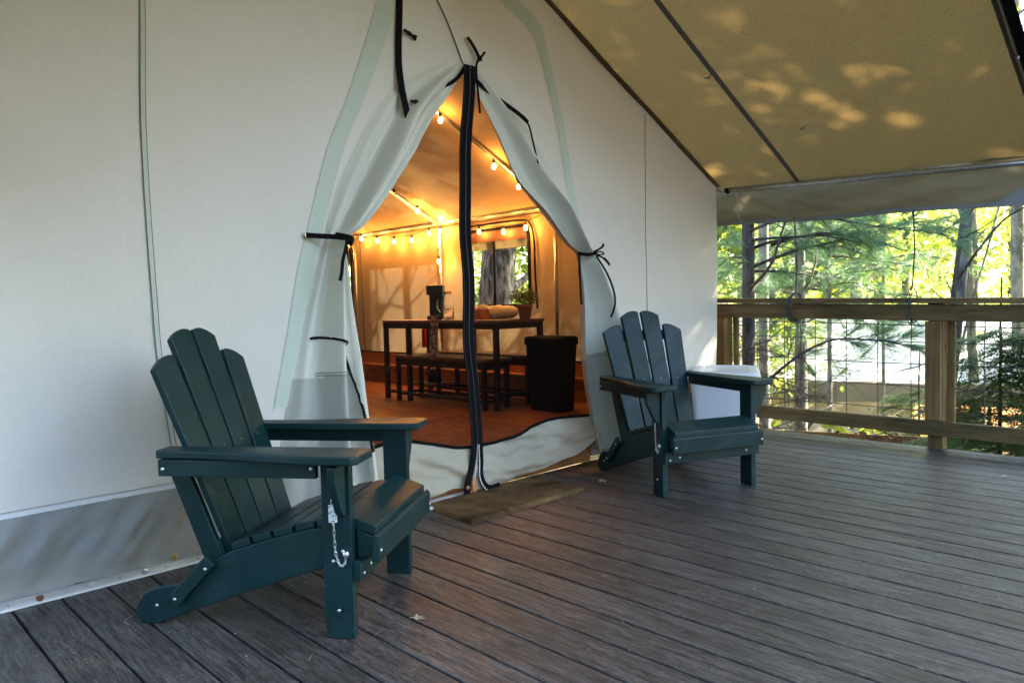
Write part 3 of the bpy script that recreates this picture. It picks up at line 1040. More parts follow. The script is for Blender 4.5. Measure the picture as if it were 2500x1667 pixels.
# base track
for x0, x1 in ((0.1, 1.70), (3.62, 5.0)):
    b = MB()
    b.box(((x0 + x1) / 2, WY - 0.018, 0.016), (x1 - x0, 0.004, 0.032))
    b.box(((x0 + x1) / 2, WY - 0.026, 0.0315), (x1 - x0, 0.016, 0.003))
    T(b).obj('base_track', M['alu'], tent, bevel=0.0008, label='aluminium track holding the skirt to the deck')
    b = MB()
    b.box(((x0 + x1) / 2, WY - 0.022, 0.003), (x1 - x0, 0.014, 0.006))
    T(b).obj('base_gasket', M['canvas_trim'], tent)
for i, (x, mt) in enumerate(((0.57, 'rust'), (0.725, 'alu'), (0.905, 'steel'), (1.14, 'alu'))):
    b = MB()
    b.lathe([(0.011, 0), (0.011, 0.004), (0.006, 0.005), (0.004, 0.002)], (x, WY - 0.020, 0.017), 14, axis=(0, -1, 0))
    T(b).obj('track_bolt', M[mt], tent, smooth=False)
for x in (0.48, 0.65, 0.82, 0.98, 1.10):
    b = MB()
    b.lathe([(0.004, 0), (0.004, 0.002)], (x, WY - 0.0205, 0.016), 8, axis=(0, -1, 0))
    T(b).obj('rivet', M['steel'], tent)
b = MB()
b.lathe([(0.012, 0), (0.013, 0.004), (0.008, 0.006), (0.007, 0.001)], (1.005, WY - 0.034, 0.05), 14, axis=(0, -1, 0))
T(b).obj('grommet', M['brass'], tent)

# ---- roof: right slope and left slope, from the awning's outer edge to the back of the tent
Y0 = 0.86
YB = 10.9


def slope(sgn, y0, y1, mat, nm, zoff=0.0, **kw):
    b = MB()

    def fn(u, v):
        x = 2.55 + sgn * 2.54 * u
        y = y0 + (y1 - y0) * v
        sag = -0.014 * math.sin(PI * u) + 0.010 * fbm(x * 0.9, y * 0.8, 3) + 0.004 * fbm(x * 3, y * 3.0, 8)
        dr = -0.045 * max(0.0, WY - y) / 2.0 * u ** 3 if y1 < 3.2 and sgn > 0 else 0.0
        if y1 < 3.2:
            sag += 0.012 * fbm(x * 1.3 + y * 1.0, y * 1.6 - x * .9, 6) * (0.2 + u) + 0.004 * fbm(x * 3.4 - y * 2.6, (x + y) * .8, 12)
        return (x, y, ztop(x) + 0.012 + sag * (0.6 if y1 < 3.2 else 1) + dr + zoff)
    b.grid(40, max(20, int((y1 - y0) * 14)), fn)
    return T(b).obj(nm, mat, tent, smooth=True, fixn=False, **kw)


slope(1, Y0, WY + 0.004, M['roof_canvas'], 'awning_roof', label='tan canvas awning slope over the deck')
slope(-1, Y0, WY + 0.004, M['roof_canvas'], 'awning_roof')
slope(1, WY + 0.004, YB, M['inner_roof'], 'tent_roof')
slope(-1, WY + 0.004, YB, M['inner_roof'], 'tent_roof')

# awning seam
b = MB()
pts = []
for i in range(41):
    u = 0.02 + 0.98 * i / 40
    x = 2.55 + 2.52 * u
    y = 2.333 - 0.01 * u
    pts.append((x, y, ztop(x) - 0.000 - 0.0085 * math.sin(PI * u)))
b.ribbon(pts, 0.030, 0.006, (0.48, 0, 1))
T(b).obj('awning_seam', M['roof_seam'], tent)
b = MB()
b.ribbon([(2.55 + 2.46 * i / 30, WY - .014, ztop(2.55 + 2.46 * i / 30) + .007) for i in range(31)], 0.024, 0.034, (0, 1, 0))
b.ribbon([(2.55 - 2.46 * i / 30, WY - .012, ztop(2.55 + 2.46 * i / 30) + .006) for i in range(31)], 0.03, 0.02, (0, 1, 0))
T(b).obj('gable_gap_cover', M['roof_canvas'], tent, kind='stuff')  # added strip that hides light leaking between wall and roof
# little stains / bits stuck on the canvas underside
for (x, y, l) in ((3.98, 2.35, 0.05), (4.55, 2.05, 0.03)):
    b = MB()
    b.ribbon([(x, y, ztop(x) - 0.006), (x + 0.02, y + l * 0.5, ztop(x + 0.02) - 0.008), (x + 0.01, y + l, ztop(x) - 0.010)], 0.010, 0.002, (0.48, 0, 1))
    T(b).obj('stain_patch', M['roof_seam'], tent)

# valance on the right eave
b = MB()
for_v = []


def veave(y):
    k = (2.94 - y) / (2.94 - 1.03)
    return 1.800 - 0.078 * k


def vbot(y):
    k = (3.02 - y) / 2.0
    return 1.522 - 0.052 * k + 0.006 * math.sin(y * 5)


def fnv(u, v):
    y = Y0 + (WY + 0.10 - Y0) * u
    zt = veave(y) + 0.022
    zb = vbot(y)
    z = zb + (zt - zb) * v
    x = 5.105 + 0.02 * math.sin(PI * v) + 0.030 * fbm(y * 1.6 + v * 1.5, v * 1.5, 2) + .018 * fbm(y * 4 - v * 3, v * 2, 5)
    return (x, y, z)


b.grid(80, 20, fnv)
T(b).obj('valance', M['valance'], tent, smooth=True, fixn=False, label='canvas valance hanging from the right eave')
b = MB()
b.grid(40, 8, lambda u, v: (0.02 + .02 * fbm(u * 5, v, 2), Y0 + (WY - Y0) * u, 1.47 + .32 * v))
T(b).obj('valance', M['valance'], tent, smooth=True, fixn=False)  # unseen left side, added to keep sky light off the upper wall
b = MB()
b.ribbon([(5.094 + 0.020 * fbm(y * 1.6, 0, 2) + .008 * fbm(y * 5, 0, 5), y, vbot(y) + 0.012) for y in [Y0 + i * (WY + 0.10 - Y0) / 60 for i in range(61)]], 0.028, 0.006, (1, 0, 0))
T(b).obj('valance_hem', M['valance_light'], tent)
b = MB()


def fnc(u, v):
    y = 0.62 + u * 0.66
    k = u
    zt = veave(y) - 0.035 - 0.30 * (k ** 1.6) * 0.95
    zb = vbot(y) - 0.004
    z = zb + (max(zt, zb + 0.01) - zb) * v
    return (5.062 + 0.01 * fbm(y * 3, v, 4), y, z)


b.grid(24, 10, fnc)
T(b).obj('valance_corner', M['valance_light'], tent, smooth=True, fixn=False, label='pale folded corner of the valance')
b = MB()
b.tube([(5.058, y * .98, .97 + (veave(y) - .97) * .978 - .004) for y in (0.60, 1.2, 1.8, 2.4, 2.90)], 0.018, 14)
T(b).obj('eave_pole', M['steel'], tent, smooth=True)
b = MB()
b.tube([(5.058, 2.84, 1.775), (5.058, 2.87, 1.776)], 0.021, 14)
T(b).obj('pole_cap', M['black_pl'], tent, smooth=True)
b = MB()
b.grid(8, 4, lambda u, v: (4.99 + 0.10 * u, 2.90 - 0.03 * u, 1.80 - 0.02 * u - 0.045 * v * u))
T(b).obj('pole_sleeve', M['canvas_trim'], tent, smooth=True, solid=0.003)
b = MB()
b.tube(catmull([(5.05, 2.80, 1.76), (5.05, 2.77, 1.70), (5.055, 2.79, 1.63), (5.055, 2.76, 1.56), (5.06, 2.74, 1.53)], 6), 0.0022, 6)
T(b).obj('tie_cord', M['white_rope'], tent)
# grommets
for y in (2.36, 1.592):
    b = MB()
    b.lathe([(0.009, -0.003), (0.012, 0.002), (0.012, 0.005), (0.007, 0.006)], (5.088, y, vbot(y) + 0.012), 14, axis=(-1, 0, 0))
    T(b).obj('grommet', M['brass'], tent)
# end rafter of the awning, with a strap
b = MB()
b.tube([(2.55, 0.90, RIDGE - 0.028), (5.13, 0.90, ztop(5.13) - 0.035)], 0.017, 12)
T(b).obj('end_rafter', M['black'], tent, smooth=True)
b = MB()
b.ribbon([(2.6, 0.863, ztop(2.6) - 0.02), (5.16, 0.863, ztop(5.16) - 0.02)], 0.05, 0.006, (0.48, 0, 1))
T(b).obj('end_binding', M['black_web'], tent)
b = MB()
b.lathe([(0.006, 0), (0.006, 0.012), (0.003, 0.014)], (4.30, 0.883, ztop(4.30) - 0.045), 10, axis=(-0.48, 0, -1))
T(b).obj('rafter_bolt', M['screw'], tent)
b = MB()
b.tube([(0.12, 0.9, 0.0), (0.12, 0.9, 1.80)], 0.016, 10)
b.tube([(5.13, 0.70, 0.9), (5.13, 0.70, 1.72)], 0.016, 10)
T(b)
# (only the left leg is used; the right one would stand outside the frame)

# ---- interior shell
XR = 5.0
wins = [(4.86, 5.80, 0.955, 1.70), (7.90, 8.98, 0.97, 1.71)]
b = MB()
ys = [WY + 0.01, 4.86, 5.80, 7.90, 8.98, YB]


def side_patch(b, ya, yb, za, zb):
    n1 = max(2, int((yb - ya) * 12))
    n2 = max(2, int((zb - za) * 12))
    b.grid(n1, n2, lambda u, v: (XR + 0.008 * fbm((ya + (yb - ya) * u) * 1.5, (za + (zb - za) * v) * 1.5, 4.0), ya + (yb - ya) * u, za + (zb - za) * v))


zlo, zhi = 0.45, 1.80
side_patch(b, ys[0], ys[1], zlo, zhi)
side_patch(b, ys[2], ys[3], zlo, zhi)
side_patch(b, ys[4], ys[5], zlo, zhi)
for w in wins:
    side_patch(b, w[0], w[1], zlo, w[2])
    side_patch(b, w[0], w[1], w[3], zhi)
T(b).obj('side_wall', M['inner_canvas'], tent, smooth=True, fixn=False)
b = MB()
b.grid(60, 6, lambda u, v: (XR - 0.006 + 0.01 * fbm(u * 30, v, 2), WY + 0.01 + (YB - WY) * u, 0.30 + 0.15 * v))
T(b).obj('side_skirt', M['orange_box'], tent, smooth=True, fixn=False)
b = MB()
b.grid(2, 2, lambda u, v: (0.1, WY + 0.01 + (YB - WY) * u, 1.8 * v))
b.grid(20, 20, lambda u, v: (0.1 + 4.9 * u, YB, (0.0 + ztop(0.1 + 4.9 * u) * v)))
T(b).obj('back_wall', M['inner_canvas'], tent, fixn=False)
# outer fly hanging over the side wall
b = MB()
b.grid(40, 3, lambda u, v: (5.165 + 0.01 * fbm(u * 20, v, 3), WY + 0.11 + (YB - WY) * u, 1.53 + 0.27 * v))
T(b).obj('side_fly', M['roof_canvas'], tent, smooth=True, fixn=False)
b = MB()
b.box((XR - 0.03, (WY + YB) / 2 + 0.05, 0.20), (0.04, YB - WY - 0.12, 0.20))
T(b).obj('knee_board', M['inner_board'], tent, bevel=0.004)
b = MB()
b.box((XR - 0.05, (WY + YB) / 2 + 0.05, 0.307), (0.09, YB - WY - 0.12, 0.014))
T(b).obj('ledge', M['inner_board'], tent, bevel=0.002)
b = MB()
b.ribbon([(XR - 0.012, y, 0.452) for y in (3.0, 6.0, YB)], 0.014, 0.005, (1, 0, 0))
T(b).obj('skirt_binding', M['black_web'], tent)
# window frames
for w in wins:
    fr = MB()
    ya, yb, za, zb = w
    r = 0.10
    loop = []
    for (cy, cz, a0) in ((yb - r, zb - r, 0), (ya + r, zb - r, 90)):
        for k in range(7):
            a = math.radians(a0 + 15 * k)
            loop.append((XR - 0.012, cy + r * math.cos(a), cz + r * math.sin(a)))
    loop = [(XR - 0.012, yb, za)] + loop + [(XR - 0.012, ya, za)]
    fr.ribbon(loop, 0.035, 0.008, (1, 0, 0))
    fr.ribbon([(XR - 0.012, ya, za), (XR - 0.012, yb, za)], 0.035, 0.008, (1, 0, 0))
    fo = T(fr).obj('window', M['black_web'], tent)
    mu = MB()
    mu.ribbon([(XR - 0.018, (ya + yb) / 2, za), (XR - 0.018, (ya + yb) / 2, zb)], 0.032, 0.006, (1, 0, 0))
    mo = T(mu).mesh('mullion', M['black_web'])
    link('mullion', mo, None, fo)
    sc = MB()
    sc.grid(2, 2, lambda u, v: (XR + 0.004, ya + (yb - ya) * u, za + (zb - za) * v))
    link('window_screen', T(sc).mesh('window_screen', M['win_screen']), None, fo)
    bl = MB()
    bl.grid(20, 6, lambda u, v: (XR - 0.022 - 0.012 * math.sin(PI * v) - 0.004 * fbm(u * 8, v * 3, 2), ya + 0.02 + (yb - ya - 0.04) * u, zb - 0.115 + 0.105 * v))
    link('rolled_blind', T(bl).mesh('rolled_blind', M['rust'], True), None, fo)
    fl_ = MB()
    fl_.ribbon(catmull([(XR - 0.02, ya - 0.10, za - 0.03), (XR - 0.03, ya - 0.09, za + 0.3), (XR - 0.03, ya - 0.085, zb - 0.14), (XR - 0.03, ya - 0.03, zb + 0.02), (XR - 0.03, ya + 0.10, zb + 0.055), (XR - 0.03, ya + 0.5, zb + 0.06), (XR - 0.03, ya + 0.9, zb + 0.055)], 6), 0.020, 0.006, (1, 0, 0))
    link('window_flap_binding', T(fl_).mesh('window_flap_binding', M['black_web']), None, fo)
# poles
for y in (4.48, 6.11, 7.73, 9.36):
    b = MB()
    b.tube([(XR - 0.06, y, 0.32), (XR - 0.06, y, 1.83)], 0.018, 12)
    T(b).obj('wall_pole', M['steel'], tent, smooth=True)
    b = MB()
    b.tube([(XR - 0.08, y, ztop(XR - 0.08) - 0.02), (2.55, y, RIDGE - 0.02)], 0.020, 12)
    T(b).obj('rafter_pole', M['steel'], tent, smooth=True)
    b = MB()
    b.tube([(0.18, y, ztop(0.18) - 0.02), (2.55, y, RIDGE - 0.02)], 0.020, 10)
    T(b).obj('rafter_pole', M['steel'], tent, smooth=True)
b = MB()
b.tube([(XR - 0.06, y, 1.835 + 0.0 * y) for y in (3.0, 4.5, 6.1, 7.7, 9.4, YB)], 0.018, 12)
T(b).obj('inner_eave_pole', M['steel'], tent, smooth=True)
b = MB()
b.tube([(XR - 0.03, 7.66, 1.8), (XR - 0.03, 7.63, 0.45)], 0.004, 6)
T(b).obj('pull_cord', M['black'], tent)

# interior floor (setting)
ifl = empty('tent_floor', kind='structure')
pm = MB()
pm.box((0, 0, -0.01), (0.196, 7.95, 0.02))
pm = pm.mesh('floor_plank', M['inner_floor'])
for k in range(25):
    o = link('floor_plank', pm, None, ifl, loc=(0.2 + k * 0.198, (WY + YB) / 2 + 0.08, 0.10 - random.uniform(0, 0.001)))
b = MB()
b.box((2.55, (WY + YB) / 2 + 0.06, 0.03), (4.86, YB - WY - 0.14, 0.08))
b.obj('subfloor', M['inner_board'], ifl)
print('tent done')


# ------------------------------------------------------------------ adirondack chairs
def chair(loc, f, label):
    f = Vector((f[0], f[1], 0)).normalized()
    rz = math.atan2(-f.x, f.y)
    root = empty('adirondack_chair', (loc[0], loc[1], 0), rz, label=label, cat='chair', group='teal adirondack chairs')
    H = M['hdpe']
    for s in (1, -1):
        b = MB()
        b.box((s * .2675, 0, .265), (.03, .09, .53))
        b.obj('leg', H, root, bevel=.004)
        b = MB()
        b.prism([(s * .284, .525), (s * .362, .525), (s * .358, .47), (s * .316, .385), (s * .302, .372), (s * .284, .368)], .024, 'y', .022)
        b.obj('arm_bracket', H, root, bevel=.004)
        # armrest
        o = [(.222, .085), (.232, .10), (.345, .10), (.366, .082), (.366, -.02), (.352, -.12), (.325, -.26), (.306, -.40), (.300, -.56), (.292, -.568), (.222, -.568), (.218, -.56), (.222, -.36), (.216, -.2), (.216, .0)]
        b = MB()
        b.prism([(s * x, y) for x, y in o], .025, 'z', .5435)
        b.obj('armrest', H, root, bevel=.006)
        b = MB()
        b.box((s * .2955, -.30, .5045), (.022, .505, .05))
        b.obj('arm_rail', H, root, bevel=.003)
        # side rail
        pr = [(.042, .225), (.042, .333), (-.10, .315), (-.25, .275), (-.36, .238), (-.43, .200), (-.485, .160), (-.55, .126), (-.62, .114), (-.662, .096), (-.688, .056), (-.692, .024), (-.676, 0.0), (-.62, 0.0), (-.47, .055), (-.30, .118), (-.12, .178)]
        b = MB()
        b.prism(pr, .026, 'x', s * .2385)
        b.obj('side_rail', H, root, bevel=.004)
        b = MB()
        d = Vector((0, .13, .135))
        a = math.atan2(d.z, d.y)
        b.box((s * .264, -.482, .148), (.022, .185, .042), Matrix.Rotation(a, 3, 'X'))
        b.obj('hinge_bar', H, root, bevel=.004)
        # back upright
        a = math.atan2(.33, -.13)
        b = MB()
        b.box((s * .2140, -.490, .350), (.022, .40, .062), Matrix.Rotation(a, 3, 'X'))
        b.obj('back_upright', H, root, bevel=.004)
    # back slats, fanned, in the reclined plane
    base = Vector((0, -.385, .215))
    top = Vector((0, -.628, .905))
    up = (top - base).normalized()
    nrm = Vector((1, 0, 0)).cross(up).normalized()
    Lb = (top - base).length
    for i in range(4):
        k = i - 1.5
        cb, ct = k * .104, k * .134
        wb, wt = .097, .115
        hh = Lb + .012 if abs(k) < 1 else Lb - .072
        pts = [(cb - wb / 2, 0), (cb + wb / 2, 0)]
        out = []
        sg = 1 if k > 0 else -1
        for q in range(11):
            t = q / 10
            x = ct + wt / 2 - wt * t
            inner = min(1.0, max(0.0, (x - (ct - sg * wt / 2)) * sg / wt))
            drop = .036 * inner ** 2.4 + .010 * (1 - inner) ** 6
            if abs(k) > 1:
                drop = .044 * inner ** 2.0 + .006 * (1 - inner) ** 6
            out.append((x, hh - drop))
        pts += out
        vs = []
        n = len(pts)
        for sgn in (-.011, .011):
            for (x, h) in pts:
                vs.append(base + Vector((x, 0, 0)) + up * h + nrm * sgn)
        b = MB()
        fs = [tuple(range(n - 1, -1, -1)), tuple(range(n, 2 * n))]
        for a_ in range(n):
            j_ = (a_ + 1) % n
            fs.append((a_, j_, n + j_, n + a_))
        b.add(vs, fs)
        b.obj('back_slat', H, root, bevel=.004)
    R = Matrix.Rotation(math.atan2(up.z, up.y), 3, 'X')
    for h, w in ((.30, .46), (.60, .40), (.03, .44)):
        c = base + up * h - nrm * (-.024 if nrm.y < 0 else .024)
        b = MB()
        b.box(c, (w, .055, .024), R)
        b.obj('back_crossbar', H, root, bevel=.003)
    # seat slats
    ys_ = [-.045, -.115, -.185, -.255, -.325]
    for y in ys_:
        z = interp([(-.4, .222), (-.36, .238), (-.25, .275), (-.10, .315), (.042, .333)], y) + .010
        zz = interp([(-.4, .222), (-.36, .238), (-.25, .275), (-.10, .315), (.042, .333)], y + .02) + .010
        a = math.atan2(zz - z, .02)
        b = MB()
        b.box((0, y, z + .003), (.504 if y < -.06 else .502, .062, .022), Matrix.Rotation(a, 3, 'X'))
        b.obj('seat_slat', H, root, bevel=.003)
    b = MB()
    b.prism([(-.008, .335), (-.008, .362), (.004, .368), (.108, .330), (.108, .306), (.10, .303)], .500, 'x')
    b.obj('seat_slat', H, root, bevel=.004)
    b = MB()
    b.prism([(.048, .235), (.098, .235), (.101, .300), (.048, .318)], .500, 'x')
    b.obj('seat_block', H, root, bevel=.003)
    b = MB()
    b.prism([(.100, .228), (.122, .228), (.124, .302), (.112, .312), (.104, .302)], .536, 'x')
    b.obj('front_slat', H, root, bevel=.004)
    b = MB()
    b.prism([(.0465, .172), (.070, .172), (.070, .232), (.0465, .2335)], .565, 'x')
    b.obj('apron', H, root, bevel=.004)
    # fixings
    bl = MB()
    bl.lathe([(.0055, 0), (.0055, .0025), (.0035, .004)], n=10)
    bme = bl.mesh('bolt', M['screw'], True)
    bl2 = MB()
    bl2.lathe([(.0028, 0), (.0028, .001), (.0010, .0012)], n=8)
    bme2 = bl2.mesh('screw', M['steel'], True)
    for s in (1, -1):
        A = Matrix.Rotation(s * PI / 2, 3, 'Y').to_euler()
        for (x, y, z) in ((.283, 0, .085), (.283, .018, .262), (.283, -.012, .232), (.307, -.535, .502), (.307, -.06, .510), (.252, -.615, .06), (.276, -.537, .092), (.276, -.430, .190)):
            link('bolt', bme, None, root, loc=(s * x, y, z), rot=A)
    for (x, y, z) in ((.20, .070, .20), (-.20, .070, .20), (.255, .070, .19), (.255, .124, .26), (-.255, .124, .26)):
        link('bolt', bme, None, root, loc=(x, y, z), rot=(-PI / 2, 0, 0))
    for k in (-1.5, -.5, .5, 1.5):
        q = base + Vector((k * .109, 0, 0)) + up * .33 + nrm * (.011 if nrm.y > 0 else -.011)
        link('screw', bme2, None, root, loc=q, rot=nrm.to_track_quat('Z', 'Y').to_euler() if nrm.y > 0 else (-nrm).to_track_quat('Z', 'Y').to_euler())
    # lock pin and chain
    x0 = .2845
    ch = MB()
    path = catmull([(x0 + .003, .010, .435), (x0 + .004, .008, .40), (x0 + .006, .006, .36), (x0 + .006, .004, .31), (x0 + .006, .002, .262), (x0 + .006, -.006, .232), (x0 + .006, -.016, .221), (x0 + .006, -.027, .232), (x0 + .009, -.030, .256)], 3)
    path = [Vector((p[0], -p[1], p[2])) for p in path]
    for i in range(len(path) - 1):
        a, c = path[i], path[i + 1]
        m_ = (a + c) / 2
        d = (c - a).normalized()
        side = Vector((1, 0, 0)) if i % 2 else d.cross(Vector((1, 0, 0))).normalized()
        ring = []
        Lk = (c - a).length * .72
        for q in range(11):
            t = 2 * PI * q / 10
            ring.append(m_ + d * (Lk * math.cos(t)) + side * (.0035 * math.sin(t)))
        ch.tube(ring, .0009, 5, caps=False)
    ch.obj('lock_chain', M['screw'], root)
    pn = MB()
    pn.lathe([(.002, 0), (.009, .002), (.010, .007), (.006, .012)], (x0, .030, .256), 14, axis=(1, 0, 0))
    pn.obj('lock_pin', M['screw'], root, smooth=True)
    return root


lc = chair((1.351, 2.07), (.585, -.81), 'nearer dark teal adirondack chair on the left, white paper tag on its front leg')
rc = chair((3.323, 2.017), (-.39, -.92), 'dark teal adirondack chair right of the doorway, in front of the white storage chest')
b = MB()
b.box((.2915, -.006, .375), (.002, .026, .052))
b.obj('paper_tag', M['tag'], lc, rot=(0.0, 0, 0))

# ------------------------------------------------------------------ doormat
b = MB()
mat_c = [Vector((2.165, 2.862, 0)), Vector((2.128, 2.470, 0)), Vector((2.925, 2.475, 0)), Vector((2.955, 2.868, 0))]


def fmat(u, v):
    p = mat_c[0].lerp(mat_c[3], u).lerp(mat_c[1].lerp(mat_c[2], u), v)
    e = min(u * 60, (1 - u) * 60, v * 34, (1 - v) * 34, 1)
    return (p.x + .003 * fbm(p.x * 30, p.y * 30, 2), p.y + .003 * fbm(p.x * 30, p.y * 30, 5), -.0005 + .019 * e + .003 * fbm(p.x * 9, p.y * 9, 1) * e)


b.grid(90, 50, fmat)
b.obj('doormat', M['coir'], smooth=True, fixn=False, label='worn brown coir doormat lying on the deck before the doorway', cat='doormat')

# ------------------------------------------------------------------ storage chest behind the right chair
ax = Vector((.55, .30, 0)).normalized()      # along the short side FR -> BR
ay = Vector((-.30, .55, 0)).normalized()     # FR -> FL
chest = empty('storage_chest', (4.40 + .03, 2.27 + .03, 0), math.atan2(ax.y, ax.x), label='white plastic storage chest behind the right chair', cat='storage chest')
b = MB()
W_, D_ = .62, .42


def rrect(x0, y0, x1, y1, r, n=5):
    o = []
    for cx, cy, a0 in ((x1 - r, y0 + r, -90), (x1 - r, y1 - r, 0), (x0 + r, y1 - r, 90), (x0 + r, y0 + r, 180)):
        for k in range(n + 1):
            a = math.radians(a0 + 90 * k / n)
            o.append((cx + r * math.cos(a), cy + r * math.sin(a)))
    return o


def loft(levels):
    vs, fs = [], []
    n = len(levels[0][0])
    for o, z in levels:
        vs += [(x, y, z) for x, y in o]
    for i in range(len(levels) - 1):
        for k in range(n):
            k2 = (k + 1) % n
            fs.append((i * n + k, i * n + k2, (i + 1) * n + k2, (i + 1) * n + k))
    fs.append(tuple(range(n - 1, -1, -1)))
    fs.append(tuple((len(levels) - 1) * n + k for k in range(n)))
    return vs, fs


b.add(*loft([(rrect(.02, .02, W_ - .02, D_ - .02, .04), 0), (rrect(.0, 0, W_, D_, .04), .42), (rrect(-.004, -.004, W_ + .004, D_ + .004, .04), .43)]))
b.obj('body', M['white_pl'], chest, smooth=False, bevel=.003)
b = MB()
b.add(*loft([(rrect(-.02, -.02, W_ + .02, D_ + .02, .05), .435), (rrect(-.022, -.022, W_ + .022, D_ + .022, .05), .462), (rrect(-.0, -.0, W_, D_, .05), .490), (rrect(.05, .05, W_ - .05, D_ - .05, .04), .498), (rrect(.06, .06, W_ - .06, D_ - .06, .04), .492)]))
b.obj('lid', M['white_pl'], chest, bevel=.003)

# ------------------------------------------------------------------ railing
rail = empty('deck_railing', (5.15, 1.5, 0), label='wooden deck railing with wire mesh infill along the right edge', cat='railing')
RO = Vector((5.15, 1.5, 0))


def rr_(b):
    b.v = [(v[0] - RO.x, v[1] - RO.y, v[2]) for v in b.v]
    return b


def zt(y):
    return .0195 * (y - 3.0)


def beam(x0, x1, y0, y1, z0, z1, sh=1.0):
    b = MB()
    vs = []
    for y in (y0, y1):
        d = zt(y) * sh
        vs += [(x0, y, z0 + d), (x1, y, z0 + d), (x1, y, z1 + d), (x0, y, z1 + d)]
    b.add(vs, [(0, 1, 2, 3), (4, 7, 6, 5), (0, 4, 5, 1), (1, 5, 6, 2), (2, 6, 7, 3), (3, 7, 4, 0)])
    return rr_(b)


beam(5.075, 5.215, -1.2, 3.03, .944, .978).obj('cap_rail', M['lumber_y'], rail, bevel=.004, label='weathered greenish top board of the railing')
beam(5.108, 5.146, -1.2, 3.03, .835, .937).obj('top_rail', M['lumber_y'], rail, bevel=.004)
beam(5.108, 5.146, -1.2, 3.03, .095, .187, .3).obj('bottom_rail', M['lumber_y'], rail, bevel=.004)
for y0 in (1.437, 2.925, -.1):
    b = MB()
    b.box((5.194, y0 + .045, .40), (.088, .088, 1.06))
    rr_(b).obj('post', M['lumber_z'], rail, bevel=.004)
    zb, zc_ = .19 + zt(y0) * .3, .834 + zt(y0)
    b = MB()
    b.box((5.129, y0 + (.045 if y0 > 2.5 else .05), (zb + zc_) / 2), (.036, .088, zc_ - zb - .002))
    rr_(b).obj('nailer', M['lumber_z'], rail, bevel=.003)
    b = MB()
    b.box((5.255, y0 - .02, .5), (.03, .04, .8))
    rr_(b).obj('batten', M['lumber_z'], rail, bevel=.003)
wireme = {}
k = 0
for z in (.80, .69, .54, .385, .225):
    b = MB()
    b.tube([(5.250, y, z + zt(y) * (.3 + .7 * (z - .2) / .6) + .004 * math.sin(y * 3 + z * 9)) for y in [-1.1 + i * .14 for i in range(30)]], .0032, 6)
    rr_(b).obj('wire', M['zip_edge'], rail)
for y in (2.83, 2.728, 2.514, 2.487, 2.285, 2.068, 1.86, 1.653, 1.447, 1.237, 1.03, .82, .61, .40, .2, 0.0, -.2, -.4):
    b = MB()
    b.tube([(5.246, y + .003 * math.sin(z_ * 13 + y), z_) for z_ in (.16, .35, .55, .75, .93)], .0030, 6)
    rr_(b).obj('wire', M['zip_edge'], rail)

# cords from the valance to the railing
b = MB()
b.tube([(5.092, 2.36, 1.50), (5.14, 2.366, 1.2), (5.135, 2.375, 1.0)], .0048, 6)
b.tube([(5.088, 2.36, 1.53), (5.09, 2.361, 1.49)], [.010, .006], 8)
for i, dy in enumerate((-.012, -.002, .009, .018)):
    b.tube(catmull([(5.137, 2.375, 1.01), (5.10, 2.385 + dy * .5, .985), (5.068, 2.392 + dy, .95), (5.066, 2.395 + dy, .88), (5.10, 2.39 + dy, .815), (5.16, 2.39 + dy, .81), (5.225, 2.388 + dy, .90), (5.22, 2.38, .985), (5.137, 2.375, 1.01)], 5), .0048, 6)
b.tube(catmull([(5.10, 2.38, .815), (5.09, 2.345, .80), (5.09, 2.325, .79), (5.095, 2.318, .70), (5.095, 2.322, .60), (5.10, 2.335, .53)], 5), .0032, 6)
b.obj('shock_cord', M['rope'], label='dark cord from the valance to a bundle of loops on the railing near the tent', cat='cord')
b = MB()
b.tube([(5.092, 1.592, 1.47), (5.14, 1.60, 1.25), (5.135, 1.612, 1.02)], .0045, 6)
b.tube([(5.088, 1.592, 1.50), (5.09, 1.593, 1.46)], [.010, .006], 8)
for (dy, w) in ((-.01, .0), (.0, .012), (.012, .0)):
    b.tube(catmull([(5.135, 1.612, 1.03), (5.10, 1.615 + dy, .98), (5.067, 1.612 + dy, .93), (5.067, 1.61 + dy - w, .86), (5.10, 1.61 + dy, .80), (5.17, 1.61 + dy, .80), (5.225, 1.61 + dy, .88), (5.22, 1.612, .97), (5.135, 1.612, 1.03)], 5), .003, 6)
b.tube(catmull([(5.07, 1.60, .965), (5.066, 1.65, .975), (5.064, 1.70, .945), (5.064, 1.70, .90), (5.065, 1.66, .86), (5.066, 1.62, .845)], 5), .003, 6)
b.tube(catmull([(5.10, 1.60, .82), (5.10, 1.575, .80), (5.11, 1.55, .77), (5.12, 1.525, .785)], 5), .003, 6)
b.obj('shock_cord', M['rope'], label='dark cord from the valance to a loose loop on the railing beside the post', cat='cord')

# ------------------------------------------------------------------ furniture in the tent
FZ = .10
tb = empty('bar_table', (4.4, 5.2, FZ), label='tall dark table with brown top along the tent side wall', cat='table')
TT = .845


def loc_(b, o):
    b.v = [(v[0] - o[0], v[1] - o[1], v[2] - o[2]) for v in b.v]
    return b


